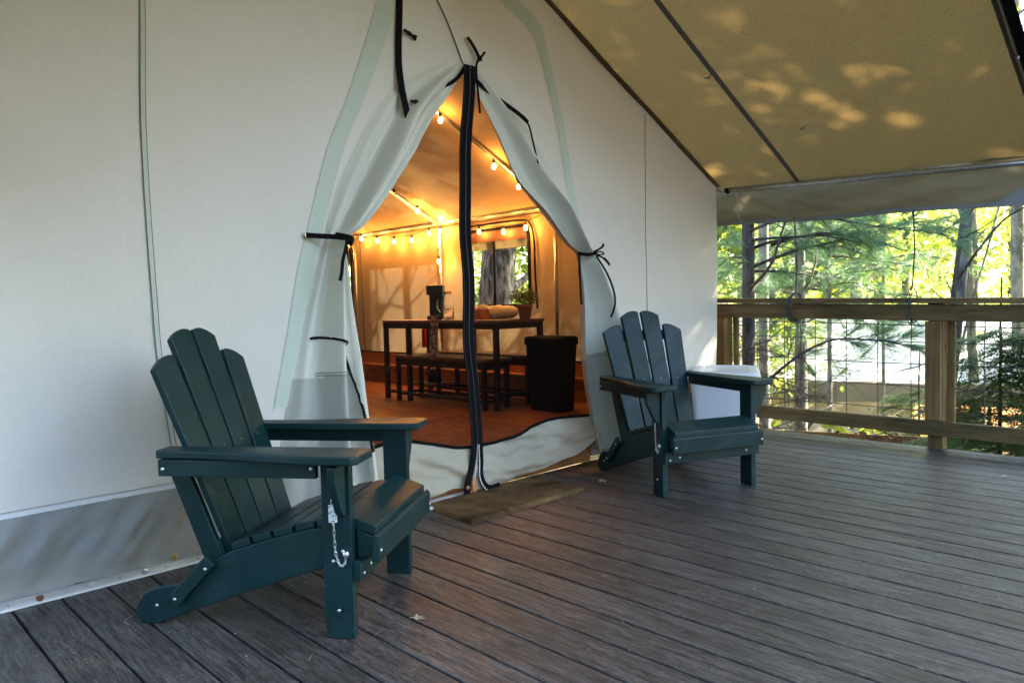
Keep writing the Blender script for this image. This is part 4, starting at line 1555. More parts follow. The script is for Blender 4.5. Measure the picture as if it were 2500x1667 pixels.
OT = (4.4, 5.2, FZ)
b = MB()
b.box((4.40, 5.20, TT - .012), (.56, 1.62, .024))
loc_(b, OT).obj('tabletop', M['table_top'], tb, bevel=.003)
for (x, y) in ((4.14, 5.98), (4.14, 5.62), (4.14, 4.43), (4.66, 5.98), (4.66, 4.43), (4.66, 5.3)):
    b = MB()
    b.box((x, y, (FZ + TT - .025) / 2), (.04, .04, TT - .025 - FZ))
    loc_(b, OT).obj('leg', M['black'], tb, bevel=.002)
b = MB()
b.box((4.14, 5.2, TT - .05), (.03, 1.51, .05))
b.box((4.66, 5.2, TT - .05), (.03, 1.51, .05))
b.box((4.40, 5.98, TT - .05), (.48, .03, .05))
b.box((4.40, 4.43, TT - .05), (.48, .03, .05))
b.box((4.14, 5.8, FZ + .07), (.025, .32, .03))
b.box((4.40, 4.43, FZ + .12), (.48, .025, .03))
loc_(b, OT).obj('frame', M['black'], tb)


def bench(o, lx, ly, zs, label):
    e = empty('bench', o, label=label, cat='bench', group='dark benches under the table')
    b = MB()
    b.box((0, 0, zs - o[2] - .012), (lx, ly, .024))
    b.obj('seat', M['table_top'], e, bevel=.002)
    for sx in (-1, 1):
        for sy in (-1, 1):
            b = MB()
            b.box((sx * (lx / 2 - .03), sy * (ly / 2 - .03), (zs - o[2] - .025) / 2), (.035, .035, zs - o[2] - .025))
            b.obj('leg', M['black'], e)
    b = MB()
    for sx in (-1, 1):
        b.box((sx * (lx / 2 - .03), 0, zs - o[2] - .06), (.025, ly - .08, .06))
        b.box((sx * (lx / 2 - .03), 0, .07), (.02, ly - .08, .025))
    for sy in (-1, 1):
        b.box((0, sy * (ly / 2 - .03), zs - o[2] - .06), (lx - .09, .025, .06))
        b.box((0, sy * (ly / 2 - .03), .07), (lx - .09, .02, .025))
    b.obj('frame', M['black'], e)
    return e


bench((4.22, 5.13, FZ), .32, 1.25, .525, 'low dark bench pushed under the near side of the tall table')
bench((4.72, 5.15, FZ), .30, 1.30, .525, 'low dark bench behind the table legs, next to the tent wall')

# trash bin
tbn = empty('trash_bin', (4.46, 4.12, FZ), label='black square trash bin with a flat lid beside the table', cat='trash bin')
b = MB()
b.add(*loft([(rrect(-.09, -.165, .09, .165, .02), 0), (rrect(-.11, -.19, .11, .19, .02), .54)]))
b.obj('body', M['black_pl'], tbn, bevel=.002)
b = MB()
b.add(*loft([(rrect(-.12, -.20, .12, .20, .02), .535), (rrect(-.12, -.20, .12, .20, .02), .59), (rrect(-.105, -.185, .105, .185, .02), .605)]))
b.obj('lid', M['black_pl'], tbn, bevel=.002)

# coffee maker
cm = empty('coffee_maker', (4.38, 5.50, TT), math.radians(-45), label='tall dark green coffee maker standing on the table', cat='coffee maker')
G = simple('dark_green_plastic', (0.012, 0.022, 0.014), (0.02, 0.035, 0.022), rough=.35, bump=0)
b = MB()
b.box((0, 0, .02), (.15, .22, .04))
b.obj('base', G, cm, bevel=.006)
b = MB()
b.box((0, .055, .16), (.13, .10, .25))
b.obj('column', G, cm, bevel=.006)
b = MB()
b.box((0, .0, .275), (.155, .21, .09))
b.obj('head', G, cm, bevel=.008)

b = MB()
b.lathe([(.05, 0), (.054, .01), (.056, .16), (.038, .22), (.036, .24), (.033, .24), (.035, .22), (.052, .16), (.05, .012), (.0, .010)], n=20)
jg = b.obj('glass_jug', M['glass'], smooth=True, loc=(4.34, 5.28, TT), label='clear glass jug with brown lid next to the coffee maker', cat='jug')
b = MB()
b.lathe([(.040, .24), (.040, .258), (.01, .262)], n=20)
b.obj('lid', M['orange_box'], jg)
b = MB()
b.tube(catmull([(-.05, .03, .19), (-.075, .05, .18), (-.08, .055, .12), (-.055, .035, .07)], 6), .005, 8)
b.obj('handle', M['glass'], jg, smooth=True)

b = MB()
bt = empty('wooden_crate', (4.42, 4.90, TT), math.radians(10), label='small orange wooden crate with folded cloth on the table', cat='crate')
for (c, d) in (((0, -.07, .045), (.22, .010, .09)), ((0, .07, .045), (.22, .010, .09)), ((-.105, 0, .045), (.010, .13, .09)), ((.105, 0, .045), (.010, .13, .09)), ((0, 0, .006), (.2, .13, .010))):
    b = MB()
    b.box(c, d)
    b.obj('panel', M['orange_box'], bt, bevel=.001)
b = MB()
b.lathe([(.0, -.05), (.04, -.035), (.055, 0), (.045, .035), (.0, .05)], n=16)
b.obj('rolled_napkin', M['pillow'], smooth=True, loc=(4.43, 4.90, TT + .085), label='pale rolled napkin in the small orange crate', cat='napkin')


def pillow(nm, loc, d, rz, label, cat):
    b = MB()

    def fp(u, v):
        t = 2 * PI * u
        s_ = v * 2 - 1
        r = math.sqrt(max(0.0, 1 - abs(s_) ** 3.5))
        return (d[0] / 2 * s_ + .01 * fbm(s_ * 3, t, 2), d[1] / 2 * r * math.cos(t), d[2] / 2 * (1 + r * math.sin(t) * (1 + .25 * fbm(s_ * 2.5, math.cos(t), 1))))
    b.grid(20, 24, fp)
    return b.obj(nm, M['pillow'], smooth=True, loc=loc, rot=(0, 0, rz), label=label, cat=cat)


pillow('folded_towel', (4.56, 4.80, TT), (.30, .18, .12), math.radians(-45), 'plump cream towel bundle between the crate and the potted herb', 'towel')
pillow('folded_towel', (4.56, 5.05, TT), (.26, .16, .12), math.radians(-40), 'cream towel bundle behind the orange crate on the table', 'towel')
b = MB()
b.lathe([(.0, 0), (.03, .0), (.032, .10), (.024, .12), (.026, .14), (.0, .145)], n=14)
b.obj('dark_jar', M['brown'], smooth=True, loc=(4.40, 5.02, TT), label='small dark jar beside the orange crate', cat='jar')
# potted herb
hp = empty('potted_herb', (4.55, 4.50, TT), label='bushy green herb in a clay pot at the table end', cat='potted plant')
b = MB()
b.lathe([(.0, 0), (.045, 0), (.062, .10), (.068, .10), (.068, .125), (.055, .125), (.0, .11)], n=18)
b.obj('pot', M['terracotta'], hp, smooth=True)
b = MB()
rnd = random.Random(3)
for i in range(900):
    d = Vector((rnd.gauss(0, 1), rnd.gauss(0, 1), rnd.gauss(0, .8))).normalized() * math.sqrt(rnd.random())
    p = Vector((d.x * .13, d.y * .13, .19 + d.z * .085))
    a = Vector((rnd.gauss(0, 1), rnd.gauss(0, 1), rnd.gauss(0, 1))).normalized() * .011
    c = a.orthogonal().normalized() * .007
    b.add([p - a, p + c, p + a, p - c], [(0, 1, 2, 3)])
b.obj('foliage', M['herb'], hp, fixn=False)
b = MB()
for i in range(14):
    a = i * .9
    b.tube([(0, 0, .11), (.05 * math.cos(a), .05 * math.sin(a), .17), (.10 * math.cos(a), .10 * math.sin(a), .22)], .0015, 4)
b.obj('stem', M['herb'], hp)

# hanging patterned towel at the table edge
b = MB()
b.grid(10, 24, lambda u, v: (4.10 - .012 * math.sin(u * 9 + v * 2), 5.12 + .13 * u + .01 * math.sin(v * 5), .47 + v * (.40 + .02)))
tw = simple('grey_patterned_cloth', (0.12, 0.115, 0.11), (0.42, 0.40, 0.37), rough=.95, scale=34, lo=.45, hi=.55)
b.obj('dish_towel', tw, smooth=True, solid=.004, label='grey patterned dish towel hanging over the table edge', cat='towel')

# fire extinguisher
fe = empty('fire_extinguisher', (4.84, 6.26, .54), label='red fire extinguisher hung on the tent side wall', cat='fire extinguisher')
b = MB()
b.lathe([(.0, 0), (.045, .0), (.048, .01), (.048, .18), (.035, .225), (.018, .24), (.018, .26)], n=18)
b.obj('cylinder', M['red'], fe, smooth=True)
b = MB()
b.box((0, 0, .275), (.03, .03, .03))
b.box((-.03, -.03, .30), (.10, .02, .008), Matrix.Rotation(math.radians(45), 3, 'Z'))
b.tube(catmull([(0, 0, .27), (-.05, -.04, .24), (-.06, -.04, .15), (-.05, -.03, .06)], 5), .007, 6)
b.obj('valve_handle', M['black_pl'], fe)
# kettle on the ledge/floor
kt = empty('kettle', (4.62, 5.86, FZ + .12), label='small dark kettle on the low shelf under the table', cat='kettle')
b = MB()
b.box((0, 0, -.012), (.34, .34, .012))
b.obj('stand', M['black'], kt)
b = MB()
b.lathe([(.0, 0), (.07, 0), (.075, .04), (.05, .12), (.03, .14), (.0, .15)], n=18)
b.obj('body', M['black'], kt, smooth=True)
b = MB()
b.tube(catmull([(.05, 0, .12), (.02, 0, .22), (-.05, 0, .2), (-.06, 0, .1)], 5), .005, 6)
b.tube([(-.06, 0, .05), (-.12, 0, .11)], [.012, .007], 8)
b.obj('handle', M['black'], kt)

# armchair seen past the left flap
ac = empty('wicker_armchair', (4.10, 7.38, FZ), math.radians(40), label='dark rounded armchair partly hidden behind the left door flap', cat='armchair')
b = MB()


def fac(u, v):
    a = PI * (-.1 + 1.2 * u)
    h = .30 + .34 * max(0.0, math.sin(PI * min(1, max(0, u)))) ** .6
    return (.33 * math.cos(a), .33 * math.sin(a), .05 + h * v)


b.grid(20, 8, fac)
b.obj('backrest', M['brown'], ac, smooth=True, solid=.04)
b = MB()
b.lathe([(.0, .05), (.29, .05), (.31, .28), (.27, .33), (.0, .34)], n=20)
b.obj('seat', M['brown'], ac, smooth=True)

# rug
b = MB()
rc4 = [Vector((2.3, 4.6, 0)), Vector((2.1, 3.3, 0)), Vector((3.7, 3.25, 0)), Vector((3.8, 4.5, 0))]
b.grid(20, 16, lambda u, v: tuple(rc4[0].lerp(rc4[3], u).lerp(rc4[1].lerp(rc4[2], u), v) + Vector((0, 0, FZ + .006 + .002 * fbm(u * 5, v * 5, 1)))))
b.obj('rug', M['rug'], smooth=True, label='worn dark red patterned rug on the tent floor inside the door', cat='rug', fixn=False)


# string lights
def strlight(pts, bulbs, label):
    e = empty('string_light', pts[0], label=label, cat='string lights')
    o = Vector(pts[0])
    b = MB()
    b.tube([Vector(p) - o for p in catmull(pts, 5)], .0035, 5)
    b.obj('cable', M['black'], e)
    for p, lit in bulbs:
        q = Vector(p) - o
        s = link('bulb', bulb_me if lit else bulb_off, None, e, loc=q)
        k_ = link('socket', sock_me, None, s, loc=(0, 0, 0))
        if lit:
            ld = bpy.data.lights.new('bulb_light', 'POINT')
            ld.energy = BULB_W
            ld.color = (1.0, .42, .08)
            ld.shadow_soft_size = .028
            lo = bpy.data.objects.new('bulb_light', ld)
            COL.objects.link(lo)
            lo.location = q
            lo.parent = e
    return e


BULB_W = 1.7
bm_ = MB()
bm_.lathe([(.0, -.024), (.010, -.021), (.016, -.010), (.017, .0), (.013, .014), (.009, .022), (.0, .023)], n=14)
bulb_me = bm_.mesh('bulb', M['bulb'], True)
bulb_off = bm_.mesh('bulb_off', M['glass'], True)
sk = MB()
sk.lathe([(.012, .022), (.013, .055), (.0, .058)], n=10)
sock_me = sk.mesh('socket', M['black'], True)
XB = 4.90


def onx(x, y, z, X=XB):
    # move a reading taken on the wall plane x=5 onto a nearer plane along the wall's own drop
    k_ = X / 5.0
    return (X, y * k_, .97 + (z - .97) * k_)


ev = [onx(5, y, z) for y, z in ((8.15, 1.76), (7.672, 1.80), (7.345, 1.75), (7.008, 1.715), (6.672, 1.705), (6.366, 1.755), (6.181, 1.76))]
cab = [(XB, 8.9, 1.80)] + [(p[0], p[1], p[2] + .055) for p in ev]
strlight(cab, [(p, True) for p in ev], 'string of glowing bulbs sagging along the far side wall under the eave')
vv = [onx(5, 6.16, 1.88, 4.86), onx(5, 6.211, 1.447, 4.86)]
strlight([(vv[0][0], vv[0][1], vv[0][2] + .06), (vv[0][0] + .02, vv[0][1] + .02, 1.6), (vv[1][0], vv[1][1] + .02, vv[1][2] + .05), (vv[1][0] + .03, vv[1][1] + .04, .6)], [(p, True) for p in vv], 'bulbs and cable running down the middle wall pole')
rt = [onx(5, 5.562, 1.70), onx(5, 5.211, 1.67), onx(5, 4.91, 1.68)]
strlight([(XB, 5.98, 1.83)] + [(p[0], p[1], p[2] + .055) for p in rt] + [(XB, 4.3, 1.86)], [(p, True) for p in rt], 'three glowing bulbs strung above the big side window')
r1 = [Vector((3.62, 4.43, 2.37)), Vector((4.20, 4.47, 2.095)), Vector((4.49, 4.48, 1.96))]
strlight([(3.1, 4.46, 2.68)] + [tuple(p + Vector((0, 0, .055))) for p in r1] + [(4.85, 4.47, 1.86)], [(tuple(p), True) for p in r1], 'glowing bulbs strung down the nearest roof rafter')
r2 = [Vector((4.30, 6.00, 2.06)), Vector((4.60, 6.03, 1.93))]
strlight([(3.7, 6.08, 2.38), (4.30, 6.05, 2.115), (4.60, 6.08, 1.985), (4.86, 6.1, 1.86)], [(tuple(r2[0]), False), (tuple(r2[1]), True)], 'cable with one dead and one glowing bulb under the far rafter')

# ------------------------------------------------------------------ small litter on the deck
rnd = random.Random(11)


def deadleaf(loc, s, rz, mat, label, cat='leaf', nm='fallen_leaf'):
    b = MB()
    n = 11
    pts = []
    for i in range(n):
        a = 2 * PI * i / n
        r = s * (.55 + .45 * (i % 2)) * (.8 + .4 * rnd.random())
        pts.append(Vector((r * math.cos(a) * 1.35, r * math.sin(a), .004 + s * .35 * rnd.random())))
    b.add([Vector((0, 0, .006))] + pts, [(0, 1 + i, 1 + (i + 1) % n) for i in range(n)])
    return b.obj(nm, mat, loc=loc, rot=(0, 0, rz), label=label, cat=cat, fixn=False)


deadleaf((3.115, 2.52, .0), .030, .4, M['dry_leaf'], 'pale dry leaf on the deck by the right chair back foot')
deadleaf((2.63, 2.17, .0), .020, 1.4, M['litter'], 'small crumpled dark leaf on the deck right of the doormat')
deadleaf((1.36, 1.845, .0), .020, 2.1, M['dry_leaf'], 'pinkish dry leaf stuck in a deck gap near the left chair front leg')
deadleaf((4.55, 0.98, .0), .018, 2.1, M['dry_leaf'], 'tiny pale leaf on the deck near the railing')
b = MB()
b.tube(catmull([(0, 0, .003), (.02, .01, .008), (.045, .008, .004)], 4), .0012, 5)
b.obj('pine_needle', M['twig'], loc=(.66, 2.55, 0), rot=(0, 0, .5), label='single dark dry needle on the deck below the left skirt', cat='pine needle')
b = MB()
b.tube(catmull([(0, 0, .002), (.02, .018, .004), (.05, .02, .003), (.07, .01, .002)], 5), .0008, 5)
b.obj('dry_stalk', M['dry_leaf'], loc=(.72, 2.48, 0), rot=(0, 0, 1.0), label='thin pale curved stalk on the deck by the left chair foot', cat='stalk')


b = MB()
for i in range(230):
    x, y = rnd.uniform(.2, 5.0), rnd.uniform(-.1, 2.85)
    a = rnd.random() * PI
    if rnd.random() < .35:
        L_ = rnd.uniform(.015, .05)
        c_ = Vector((x, y, .0015))
        d_ = Vector((math.cos(a), math.sin(a), 0)) * L_ / 2
        m_ = Vector((-d_.y, d_.x, 0)) * rnd.uniform(-.25, .25)
        b.tube([c_ - d_, c_ + m_, c_ + d_], .0008, 4, caps=False)
    else:
        b.box((x, y, .001), (rnd.uniform(.002, .006), rnd.uniform(.002, .005), .002), Matrix.Rotation(a, 3, 'Z'))
b.obj('deck_litter', M['litter_pale'], kind='stuff', fixn=False, label='scattered crumbs of leaf and needle on the deck boards', cat='litter')

# ------------------------------------------------------------------ outside: ground
def gz_(x, y):
    d = max(0.0, x - 5.6)
    h = -0.62 - 1.75 * (1 - math.exp(-d / 5.5))
    h += .10 * fbm(x * .3, y * .3, 0) + .03 * fbm(x * 1.5, y * 1.5, 4)
    far = math.hypot(x - 5, y)
    if far > 26:
        h += (far - 26) * .035
    return h


def P(theta, r):
    t = math.radians(theta)
    return (r * math.cos(t), r * math.sin(t))


b = MB()
n = 90


def warp(t):
    s_ = t * 2 - 1
    return (abs(s_) ** 2.4) * (1 if s_ > 0 else -1)


b.grid(110, 110, lambda u, v: (lambda X, Y: (X, Y, gz_(X, Y)))(6 + 240 * warp(u), 3 + 240 * warp(v)))
b.obj('ground', M['ground'], smooth=True, fixn=False, kind='structure')


# ------------------------------------------------------------------ trees
def leafquad(b, p, s, rnd, flat=.55):
    d = Vector((rnd.gauss(0, 1), rnd.gauss(0, 1), rnd.gauss(0, flat))).normalized()
    u = d.cross(Vector((rnd.gauss(0, 1), rnd.gauss(0, 1), rnd.gauss(0, 1)))).normalized()
    a = d * s
    c = u * s * .62
    b.add([p - a, p - a * .1 + c, p + a, p - a * .1 - c], [(0, 1, 2, 3)])


def crown_mesh(seed, nleaf, rad, z0, z1, s, mat, clumps=26):
    rnd = random.Random(seed)
    b = MB()
    cl = []
    for i in range(clumps):
        t = rnd.random()
        z = z0 + (z1 - z0) * t
        rr2 = rad * (1 - .45 * t) * math.sqrt(rnd.random())
        a = rnd.random() * 2 * PI
        cl.append((Vector((rr2 * math.cos(a), rr2 * math.sin(a), z)), rad * rnd.uniform(.16, .38)))
    for i in range(nleaf):
        c, r = cl[i % clumps]
        d = Vector((rnd.gauss(0, 1), rnd.gauss(0, 1), rnd.gauss(0, .5))) * r * .55
        leafquad(b, c + d, s * rnd.uniform(.6, 1.2), rnd)
    return b.mesh('crown', mat, fixn=False), cl


def trunk_mb(h, r0, lean, seed, limbs=None, n=10, r1=.35):
    rnd = random.Random(seed)
    b = MB()
    pts, rs = [], []
    m = 14
    for i in range(m + 1):
        t = i / m
        pts.append((lean[0] * t + .03 * h * .1 * rnd.uniform(-1, 1) * t, lean[1] * t + .03 * h * .1 * rnd.uniform(-1, 1) * t, h * t))
        rs.append(r0 * (1.0 + .5 * math.exp(-t * 18)) * (1 - (1 - r1) * t))
    b.tube(pts, rs, n)
    if limbs:
        for k in range(limbs):
            t = rnd.uniform(.15, .95)
            i = int(t * m)
            p = Vector(pts[i])
            a = rnd.random() * 2 * PI
            L = rnd.uniform(.5, 1.6) * (h / 8)
            q = [p]
            d = Vector((math.cos(a), math.sin(a), rnd.uniform(.1, .9)))
            for s_ in range(4):
                d = (d + Vector((rnd.gauss(0, .25), rnd.gauss(0, .25), rnd.gauss(0, .2)))).normalized()
                q.append(q[-1] + d * L / 4)
            b.tube(q, [rs[i] * .35, rs[i] * .28, rs[i] * .2, rs[i] * .14, rs[i] * .06], 6)
    return b


crowns = []
for i in range(4):
    crowns.append(crown_mesh(100 + i, 3000, 2.3, .6, 7.6, .10, M['leaf_far'], 40)[0])
crowns_g = []
for i in range(3):
    crowns_g.append(crown_mesh(200 + i, 5000, 2.0, .8, 7.6, .085, M['leaf'], 30)[0])

crowns_s = [crown_mesh(300 + i, 4600, 2.6, 3.0, 11.5, .11, M['leaf'], 70)[0] for i in range(2)]
crown_d = crown_mesh(320, 12000, 2.6, 1.0, 11.0, .16, M['dark_leaf'], 70)[0]
FT = 'slim sunlit woodland tree with yellow green leaves beyond the railing'
rnd = random.Random(5)
trunks = [trunk_mb(11, .09, (rnd.uniform(-.5, .5), rnd.uniform(-.5, .5)), 50 + i, 8).mesh('trunk', M['bark'], True) for i in range(4)]
cnt = 0
placed = []


def forest_tree(x, y, s, green=False, label=FT, group='woodland trees beyond the deck', crown=True, cm=None):
    global cnt
    e = empty('woodland_tree', (x, y, gz_(x, y) - .1), rnd.random() * 6.28, label=label, cat='tree', group=group)
    e.scale = (s, s, s * rnd.uniform(.9, 1.15))
    link('trunk', trunks[cnt % 4], None, e)
    if crown:
        link('crown', cm or (crowns_g if green else crowns)[cnt % (3 if green else 4)], None, e)
    cnt += 1
    return e


for th, r, s, g in ((31, 13, .9, False), (26.5, 15.5, 1.0, True), (23, 19, 1.0, False), (17.8, 19, 1.05, False), (13.6, 17, .95, False), (6, 17, 1.1, False),
                    (29, 21, 1.1, False), (25, 25, 1.1, False), (21, 24, 1.2, False), (15.5, 25, 1.1, False), (11.5, 23, 1.2, False), (34, 18, 1.1, False), (38, 14, 1.0, True),
                    (42, 17, 1.0, False), (45, 21, 1.1, False), (48.5, 14.5, .9, False), (51, 18, 1.0, False), (43.6, 12.5, .8, True), (55, 16, 1.0, False), (62, 17, 1.0, True), (5, 24, 1.1, False), (18.7, 29, 1.3, False), (27.5, 30, 1.3, False), (47, 27, 1.2, False), (36, 26, 1.2, False)):
    x, y = P(th, r)
    forest_tree(x, y, s, g)

# trees on the sunny side, whose leaves break up the sunlight on the awning
for k_, (x, y, s) in enumerate(((9.0, -3.4, .85), (10.8, -5.0, 1.0), (11.4, -2.6, 1.0), (13.0, -6.0, 1.1), (8.4, -5.8, .85), (13.2, -3.9, 1.1), (10.9, -.4, .9), (9.9, -7.6, 1.0), (13.9, -1.8, 1.1), (7.4, -3.2, .75), (15.5, -5.0, 1.2), (8.3, -2.4, .72), (9.3, -3.9, .9), (7.8, -4.4, .75))):
    forest_tree(x, y, s, True, 'leafy tree on the sunny side of the deck', 'trees on the sunny side', cm=crowns_s[k_ % 2])
# unseen trees added behind the camera to block low sky from the wall
for k_, (x, y, s) in enumerate(((-6, 1, .62), (-6, 3.4, .6), (-6.5, -1.6, .55), (-7, -4.5, .55), (-5.5, -6.5, .52), (-3, -8.2, .52), (-1, -8, .48), (1.2, -9, .5), (3.4, -8.5, .44), (5.5, -9.5, .40), (-8, 4, .6), (-4, -11, .7), (2.4, -12, .6))):
    forest_tree(x, y, s, True, 'unseen tree added in front of the porch to block low sky', 'trees added to shade the porch', cm=crown_d)

# far woodland: one mass
b = MB()
rnd = random.Random(77)
for i in range(9500):
    th = rnd.uniform(0, 66)
    r = 30 + 34 * rnd.random() ** .8
    x, y = P(th, r)
    g0 = gz_(x, y)
    k = fbm(th * .22, r * .12, 3)
    z = g0 + .2 + 13 * rnd.random() ** 1.15
    if fbm(th * .35, z * .35, r * .08) < -.14:
        continue
    leafquad(b, Vector((x, y, z)), rnd.uniform(.16, .34), rnd)
b.obj('far_woodland', M['leaf_far'], fixn=False, kind='stuff', label='sunlit yellow green foliage of the far woodland', cat='woodland')
# low undergrowth
b = MB()
for i in range(16000):
    th = rnd.uniform(2, 60)
    r = 9 + 20 * rnd.random()
    x, y = P(th, r)
    if fbm(x * .5, y * .5, 9) < .02:
        continue
    if 11.6 < x < 19 and 1.5 < y < 8.2:
        continue
    g0 = gz_(x, y)
    leafquad(b, Vector((x, y, g0 + .9 * rnd.random() ** 1.6)), rnd.uniform(.05, .11), rnd)
b.obj('undergrowth', M['leaf'], fixn=False, kind='stuff', label='low green undergrowth on the forest floor', cat='undergrowth')


def single_trunk(nm, th, r, rad, h, lean, mat, label, limbs=6, seed=1, z0=None, r1=.55, crown=None, cs=1.0, n=14, dz=0):
    x, y = P(th, r)
    e = empty(nm, (x, y, gz_(x, y) - .1), 0, label=label, cat='tree')
    t = trunk_mb(h, rad, lean, seed, limbs, n, r1)
    t.obj('trunk', mat, e, smooth=True, fixn=False)
    if crown:
        c = link('crown', crown, None, e)
        c.scale = (cs, cs, cs)
        c.location = (lean[0] * .8, lean[1] * .8, dz)
    return e


# perpendicular-to-view direction (towards the right of the picture) for leaning
RT = Vector((Rx.x, Rx.y, 0)).normalized()
single_trunk('oak_tree', 48.1, 9.6, .235, 9, (RT.x * .9, RT.y * .9), M['bark_oak'], 'thick leaning trunk right outside the big side window', 7, 21, r1=.75, crown=crowns_g[0], cs=.9, dz=3.2)
single_trunk('maple_tree', 43.7, 13, .06, 8, (0, 0), M['bark'], 'thin trunk standing right of the thick leaning one, seen through the window', 5, 22)
single_trunk('maple_tree', 16.1, 8.0, .060, 8, (RT.x * .80, RT.y * .80), M['bark_mid'], 'smooth grey trunk with pale lichen leaning right behind the middle post', 5, 23, r1=.8, crown=crowns_g[1], cs=.8, dz=4.5)
single_trunk('sapling', 16.7, 7.4, .024, 7, (RT.x * .85, RT.y * .85), M['bark_pine'], 'dark slender sapling crossing the lichened trunk', 9, 24, r1=.6)
single_trunk('maple_tree', 13.5, 13.5, .07, 9, (-RT.x * .5, -RT.y * .5), M['bark'], 'thin spotted trunk right of the lichened trunk', 5, 25, r1=.8)
single_trunk('maple_tree', 11.3, 14.5, .10, 10, (-RT.x * .2, -RT.y * .2), M['bark_pale'], 'thick pale trunk at the right edge of the picture', 5, 26, r1=.8)
single_trunk('maple_tree', 20.9, 15.8, .115, 10, (0, 0), M['bark_pale'], 'pale straight trunk behind the needles, left of a thinner one', 4, 27, r1=.85)
single_trunk('maple_tree', 19.5, 19, .11, 10, (0, 0), M['bark_pale'], 'pale trunk between the two cords, right of a thicker one', 4, 28, r1=.85)
single_trunk('maple_tree', 27.0, 9.0, .06, 8, (0, 0), M['bark_pale'], 'grey trunk just right of the dark pine trunk', 6, 29, r1=.8)
single_trunk('maple_tree', 24.5, 9.8, .085, 5.0, (0, 0), M['bark'], 'grey trunk seen low through the wire mesh above the bottom rail', 6, 30, r1=.5)
single_trunk('sapling', 16.9, 12, .022, 6, (RT.x * 1.6, RT.y * 1.6), M['bark'], 'thin bare sapling slanting right of the second cord', 7, 31)
single_trunk('sapling', 10.6, 12, .03, 8, (RT.x * -.3, 0), M['bark'], 'thin bare trunk close to the right picture edge', 4, 32)


def needles(b, p, d, rnd, n=24, L=.11, w=.0042):
    d = d.normalized()
    o = d.orthogonal().normalized()
    o2 = d.cross(o)
    for i in range(n):
        a = rnd.random() * 2 * PI
        sp_ = rnd.uniform(.35, 1.1)
        v = (d + (o * math.cos(a) + o2 * math.sin(a)) * sp_ + Vector((0, 0, -.12))).normalized()
        q = p + d * rnd.uniform(-.05, .02)
        s_ = v.orthogonal().normalized() * w * .5
        L2 = L * rnd.uniform(.75, 1.25)
        b.add([q - s_, q + s_, q + v * L2], [(0, 1, 2)])


def pine(th, r, rad, h, zb0, zb1, nbr, Lr, label, seed, ang=None, dead=20, tuft=1.0, need=20, bark='bark_pine'):
    rnd = random.Random(seed)
    x, y = P(th, r)
    e = empty('pine_tree', (x, y, gz_(x, y) - .1), 0, label=label, cat='tree')
    base = -(gz_(x, y) - .1)
    t = trunk_mb(h, rad, (0.05, 0), seed, 0, 14, .7)
    t.obj('trunk', M[bark], e, smooth=True, fixn=False)
    br, nd, tw_ = MB(), MB(), MB()
    for k in range(nbr):
        z = base + rnd.uniform(zb0, zb1)
        a = rnd.uniform(*ang) if ang else rnd.random() * 2 * PI
        L = rnd.uniform(*Lr)
        p = Vector((0, 0, z))
        d = Vector((math.cos(a), math.sin(a), rnd.uniform(-.05, .35)))
        q = [p]
        if x + d.x * L < 5.75:
            d.x = (5.75 - x) / L
        for s_ in range(7):
            d = (d + Vector((rnd.gauss(0, .12), rnd.gauss(0, .12), rnd.gauss(-.05, .08)))).normalized()
            q.append(q[-1] + d * L / 7)
        if min(w_.x for w_ in q) + x < 5.7:
            continue
        br.tube(q, [.016, .014, .012, .010, .008, .006, .004, .003], 5)
        for s_ in range(2, 8):
            for m in range(rnd.randint(2, 4)):
                d2 = (d + Vector((rnd.gauss(0, .9), rnd.gauss(0, .9), rnd.gauss(0, .35)))).normalized()
                Lt = rnd.uniform(.12, .40)
                e1 = q[s_] + d2 * Lt * .5
                e2 = q[s_] + d2 * Lt + Vector((0, 0, -.02))
                tw_.tube([q[s_], e1, e2], [.003, .002, .0012], 3, caps=False)
                for t_ in (.4, .6, .8, 1.0):
                    if rnd.random() < .9 * tuft:
                        needles(nd, q[s_].lerp(e2, t_), d2, rnd, need)
    for k in range(dead):
        z = base + rnd.uniform(-.5, .75)
        a = rnd.random() * 2 * PI
        d = Vector((math.cos(a), math.sin(a), rnd.uniform(-.35, .3)))
        q = [Vector((0, 0, z))]
        L = rnd.uniform(.5, 1.5)
        for s_ in range(6):
            d = (d + Vector((rnd.gauss(0, .18), rnd.gauss(0, .18), rnd.gauss(-.03, .15)))).normalized()
            q.append(q[-1] + d * L / 6)
        tw_.tube(q, [.007, .006, .005, .004, .003, .002], 4, caps=False) if False else tw_.tube(q, [.007, .006, .005, .004, .003, .002, .0015], 4, caps=False)
        for s_ in range(1, 6):
            for m in range(3):
                d2 = (d + Vector((rnd.gauss(0, 1), rnd.gauss(0, 1), rnd.gauss(0, .7)))).normalized()
                Lt = rnd.uniform(.1, .45)
                tw_.tube([q[s_], q[s_] + d2 * Lt * .5 + Vector((0, 0, rnd.gauss(0, .03))), q[s_] + d2 * Lt], [.003, .002, .001], 3, caps=False)
    br.obj('branch', M['bark_pine'], e, smooth=True, fixn=False)
    tw_.obj('twigs', M['twig'], e, fixn=False, kind='stuff')
    nd.obj('needles', M['needle'], e, fixn=False, kind='stuff')
    return e


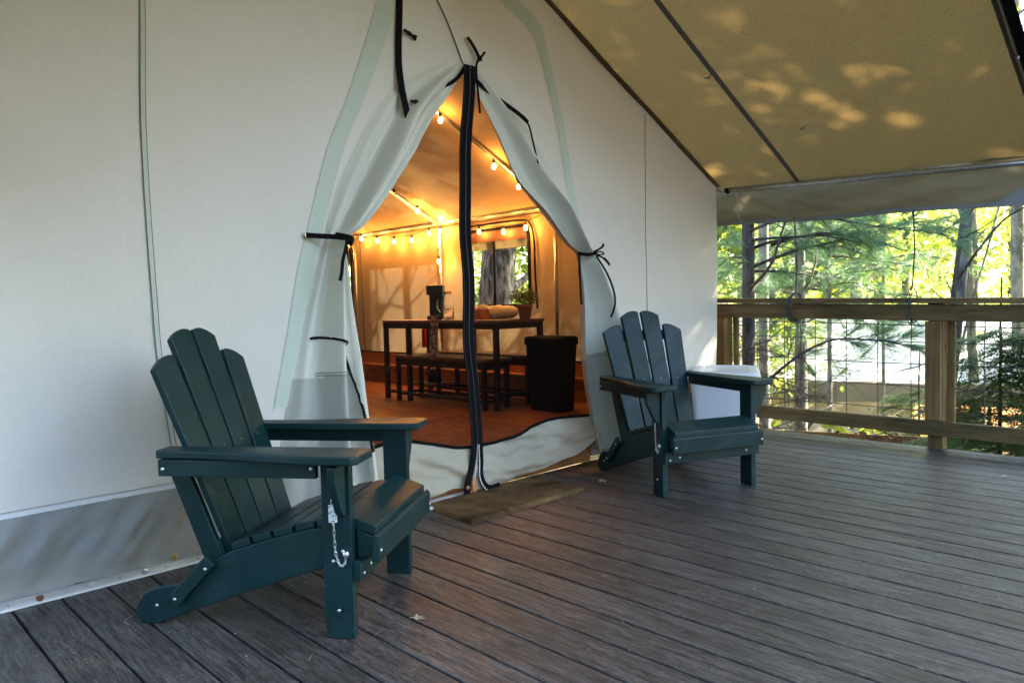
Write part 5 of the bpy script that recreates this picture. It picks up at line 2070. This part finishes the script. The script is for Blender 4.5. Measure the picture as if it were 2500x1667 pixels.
pine(28.1, 7.0, .058, 9, .9, 3.0, 60, (.8, 1.9), 'nearest pine with a dark trunk and soft blue green needles beside the tent corner', 41, dead=34)
pine(33.5, 9.5, .07, 9, -.2, 3.6, 26, (.9, 1.9), 'pine mostly hidden behind the tent corner', 42, dead=10)
pine(22.6, 11.5, .035, 8, .8, 2.6, 30, (.8, 1.8), 'second pine with hanging needles between the first cord and the pale trunks', 43, dead=12, need=16, bark='bark_pale')
pine(19.2, 12.5, .025, 8, 1.0, 2.0, 12, (.7, 1.5), 'thin pine whose needles cross the second cord', 44, dead=4, need=14, bark='bark_pale')


# a long pine bough reaching in front of the neighbouring tent
def bough(pts, label, seed, ntw=26, need=22, tl=(.12, .34)):
    rnd = random.Random(seed)
    q = [Vector(p) for p in catmull(pts, 5)]
    o = q[0].copy()
    e = empty('pine_bough', o, label=label, cat='branch')
    b, tw_, nd = MB(), MB(), MB()
    n_ = len(q)
    b.tube([p - o for p in q], [.016 * (1 - .8 * i / n_) for i in range(n_)], 7)
    for k in range(ntw):
        i = rnd.randint(int(n_ * .3), n_ - 2)
        d = (q[i + 1] - q[i]).normalized()
        d2 = (d * .8 + Vector((rnd.gauss(0, .7), rnd.gauss(0, .7), rnd.gauss(-.15, .5)))).normalized()
        Lt = rnd.uniform(*tl)
        tip = q[i] + d2 * Lt
        tw_.tube([q[i] - o, q[i] - o + d2 * Lt * .5, tip - o], [.004, .003, .0015], 4, caps=False)
        for t_ in (.5, .7, .85, 1):
            needles(nd, q[i].lerp(tip, t_) - o, d2, rnd, need, .10, .0040)
    b.obj('stem', M['bark_pine'], e, smooth=True, fixn=False)
    tw_.obj('twigs', M['twig'], e, fixn=False, kind='stuff')
    nd.obj('needles', M['needle'], e, fixn=False, kind='stuff')
    return e


def PZ(th, r, z):
    x, y = P(th, r)
    return (x, y, z)


bough([PZ(28.0, 6.9, .02), PZ(26.6, 6.7, .28), PZ(24.5, 6.6, .50), PZ(22.5, 6.5, .62), PZ(20.5, 6.5, .63), PZ(18.2, 6.5, .60)], 'long dark pine bough arching across the wire mesh', 61, 24)
bough([PZ(28.0, 6.9, 1.05), PZ(26.5, 6.6, 1.25), PZ(25.6, 6.5, 1.55), PZ(24.4, 6.4, 1.85)], 'bare dark bough rising beside the nearest cord', 62, 5, 8)
bough([PZ(26.5, 7.2, 1.45), PZ(24, 7.2, 1.52), PZ(21, 7.2, 1.50), PZ(18.0, 7.2, 1.35)], 'thin horizontal bough with tufts between the two cords', 63, 16, 16)
bough([PZ(27, 7.4, .9), PZ(24, 7.2, .92), PZ(21.5, 7.1, .86), PZ(19.4, 7.0, .78)], 'bough with tufts hanging just behind the top rail', 64, 22, 18)
bough([PZ(15.0, 7.9, 1.6), PZ(13.4, 7.6, 1.75), PZ(11.5, 7.4, 1.80), PZ(9.5, 7.2, 1.78)], 'thin bare bough crossing the right trunks', 65, 2, 4)
bough([PZ(15.0, 7.9, 1.05), PZ(13.6, 7.6, 1.35), PZ(12.0, 7.4, 1.60), PZ(9.5, 7.2, 1.72)], 'pale bare bough rising from the lichened trunk to the right', 66, 2, 4)


def hemlock(th, r, label, seed, h=4.5, R=1.5, n=46):
    rnd = random.Random(seed)
    x, y = P(th, r)
    e = empty('hemlock_tree', (x, y, gz_(x, y) - .1), 0, label=label, cat='tree')
    trunk_mb(h, .022, (0, 0), seed, 0, 10, .3).obj('trunk', M['bark_pine'], e, smooth=True, fixn=False)
    tw_, lf = MB(), MB()
    for k in range(n):
        z = .5 + (h - .9) * (k / n)
        a = rnd.random() * 2 * PI
        L = R * (1 - .6 * k / n) * rnd.uniform(.7, 1.1)
        d = Vector((math.cos(a), math.sin(a), .1))
        q = [Vector((0, 0, z))]
        for s_ in range(8):
            d = (d + Vector((rnd.gauss(0, .08), rnd.gauss(0, .08), -.05 + rnd.gauss(0, .05)))).normalized()
            q.append(q[-1] + d * L / 8)
        tw_.tube(q, [.005 - .0005 * i for i in range(9)], 4, caps=False)
        side = d.cross(Vector((0, 0, 1))).normalized()
        for s_ in range(1, 9):
            for sg in (-1, 1):
                for m in range(2):
                    d2 = (side * sg + d * rnd.uniform(.3, .9) + Vector((0, 0, rnd.gauss(-.15, .15)))).normalized()
                    Lt = .34 * (1.15 - s_ / 9) * rnd.uniform(.6, 1.2) + .05
                    for t_ in range(int(Lt / .022)):
                        p = q[s_] + d2 * (.022 * t_) + Vector((0, 0, -.25 * (.022 * t_) ** 1.5))
                        for g_ in (-1, 1):
                            dd = (d2 * .6 + d2.cross(Vector((0, 0, 1))).normalized() * g_ + Vector((0, 0, rnd.gauss(0, .3)))).normalized()
                            ww = dd.cross(Vector((0, 0, 1))).normalized() * .007
                            lf.add([p, p + dd * .022 + ww, p + dd * .045, p + dd * .022 - ww], [(0, 1, 2, 3)])
    tw_.obj('branch', M['twig'], e, fixn=False)
    lf.obj('foliage', M['hemlock'], e, fixn=False, kind='stuff')
    return e


hemlock(12.4, 7.2, 'feathery dark green hemlock at the right behind the wire mesh', 71, 2.2, .95, 60)
hemlock(8.2, 6.8, 'feathery hemlock at the far right edge beyond the railing', 72, 2.5, 1.1, 56)
hemlock(17.0, 9.6, 'small hemlock low behind the middle post', 73, 1.9, .8, 22)

# red-brown dead leaves clinging to a twig under the bottom rail
b = MB()
rnd = random.Random(13)
o = Vector((5.42, 1.93, 0.02))
for i in range(70):
    p = Vector((rnd.gauss(0, .05), rnd.gauss(0, .12), rnd.gauss(-.02, .05)))
    leafquad(b, p, rnd.uniform(.012, .022), rnd)
e = empty('dead_sprig', o, label='sprig of red brown dead leaves hanging under the bottom rail', cat='twig')
b.obj('leaves', M['brown_leaf'], e, fixn=False, kind='stuff')
b = MB()
for i in range(9):
    b.tube([(0, .4 - i * .02, .08), (rnd.gauss(0, .04), rnd.gauss(0, .12), .03), (rnd.gauss(0, .05), -.2 + rnd.gauss(0, .15), rnd.gauss(-.02, .05))], .0018, 4, caps=False)
b.obj('stem', M['twig'], e)

# ------------------------------------------------------------------ neighbouring tent
ang = math.radians(20.3)
nd_ = Vector((math.cos(ang), math.sin(ang), 0))
nr = Vector((math.sin(ang), -math.cos(ang), 0))     # towards the picture's right
nt_o = nd_ * 13.2
nt = empty('neighbour_tent', (nt_o.x, nt_o.y, 0), math.atan2(nr.y, nr.x), label='white roofed canvas tent standing among the trees below the deck', cat='tent')
# local: x to the right, y away from us
wm = simple('white_fly', (0.72, 0.73, 0.75), (0.80, 0.80, 0.80), rough=.7, scale=2, bump=0)
fr_ = canvas('stained_fringe', (0.34, 0.31, 0.25), (0.5, 0.4, 0.3), .1, dirt=(.4, .36, .3), mottled=.4)
gl = gz_(nt_o.x, nt_o.y)
b = MB()
b.grid(60, 20, lambda u, v: (-2.5 + 5.4 * u, 2.4 * v, -.42 + 1.02 * v + .02 * fbm(u * 8, v * 3, 1) - .03 * math.sin(PI * v)))
b.obj('fly_roof', wm, nt, smooth=True, fixn=False)
b = MB()
b.grid(60, 4, lambda u, v: (-2.5 + 5.4 * u, -.004 - .02 * fbm(u * 20, v, 5), -.74 + .33 * v + .012 * math.sin(u * 30)))
b.obj('fringe', fr_, nt, smooth=True, fixn=False)
b = MB()
b.grid(40, 20, lambda u, v: (-1.5 + 2.2 * u, .8 + .03 * fbm(u * 6, v * 2, 3), gl + .35 + (-.45 - gl - .35) * v))
b.obj('wall', M['canvas'], nt, smooth=True, fixn=False)
b = MB()
b.grid(2, 2, lambda u, v: (.75 + 1.5 * u, 1.0, gl + .35 + (-.45 - gl - .35) * v))
b.grid(2, 2, lambda u, v: (-2.4 + .85 * u, 1.0, gl + .35 + (-.45 - gl - .35) * v))
b.obj('porch_panel', M['porch_glow'], nt, fixn=False)
b = MB()
b.box((0.2, .9, gl + .25), (5.4, 2.6, .2))
b.obj('platform', M['lumber_y'], nt)
b = MB()
for x in (1.05, 1.75, -1.6):
    b.tube([(x, .4, gl + .3), (x, .4, -.45)], .03, 8)
b.obj('pole', M['black'], nt)
b = MB()
b.box((1.45, .6, gl + .65), (.5, .4, .6))
b.obj('grill', M['black'], nt, bevel=.05)

# low wooden fence between us and the neighbour
lf_ = empty('low_fence', PZ(22, 9.0, gz_(*P(22, 9.0))), math.atan2(nr.y, nr.x), label='low wooden post and rail fence on the slope below the deck', cat='fence')
g9 = gz_(*P(22, 9.0))
for x in (-2.2, -.9, .4, 1.7, 3.0):
    b = MB()
    b.box((x, 0, (-.62 - g9) / 2 - .1), (.09, .09, -.62 - g9 + .2))
    b.obj('post', M['lumber_z'], lf_)
for z in (-.58, -.95):
    b = MB()
    b.box((.4, -.065, z - g9), (6.2, .04, .09))
    b.obj('rail', M['lumber_y'], lf_)
print('objects', len(bpy.data.objects))
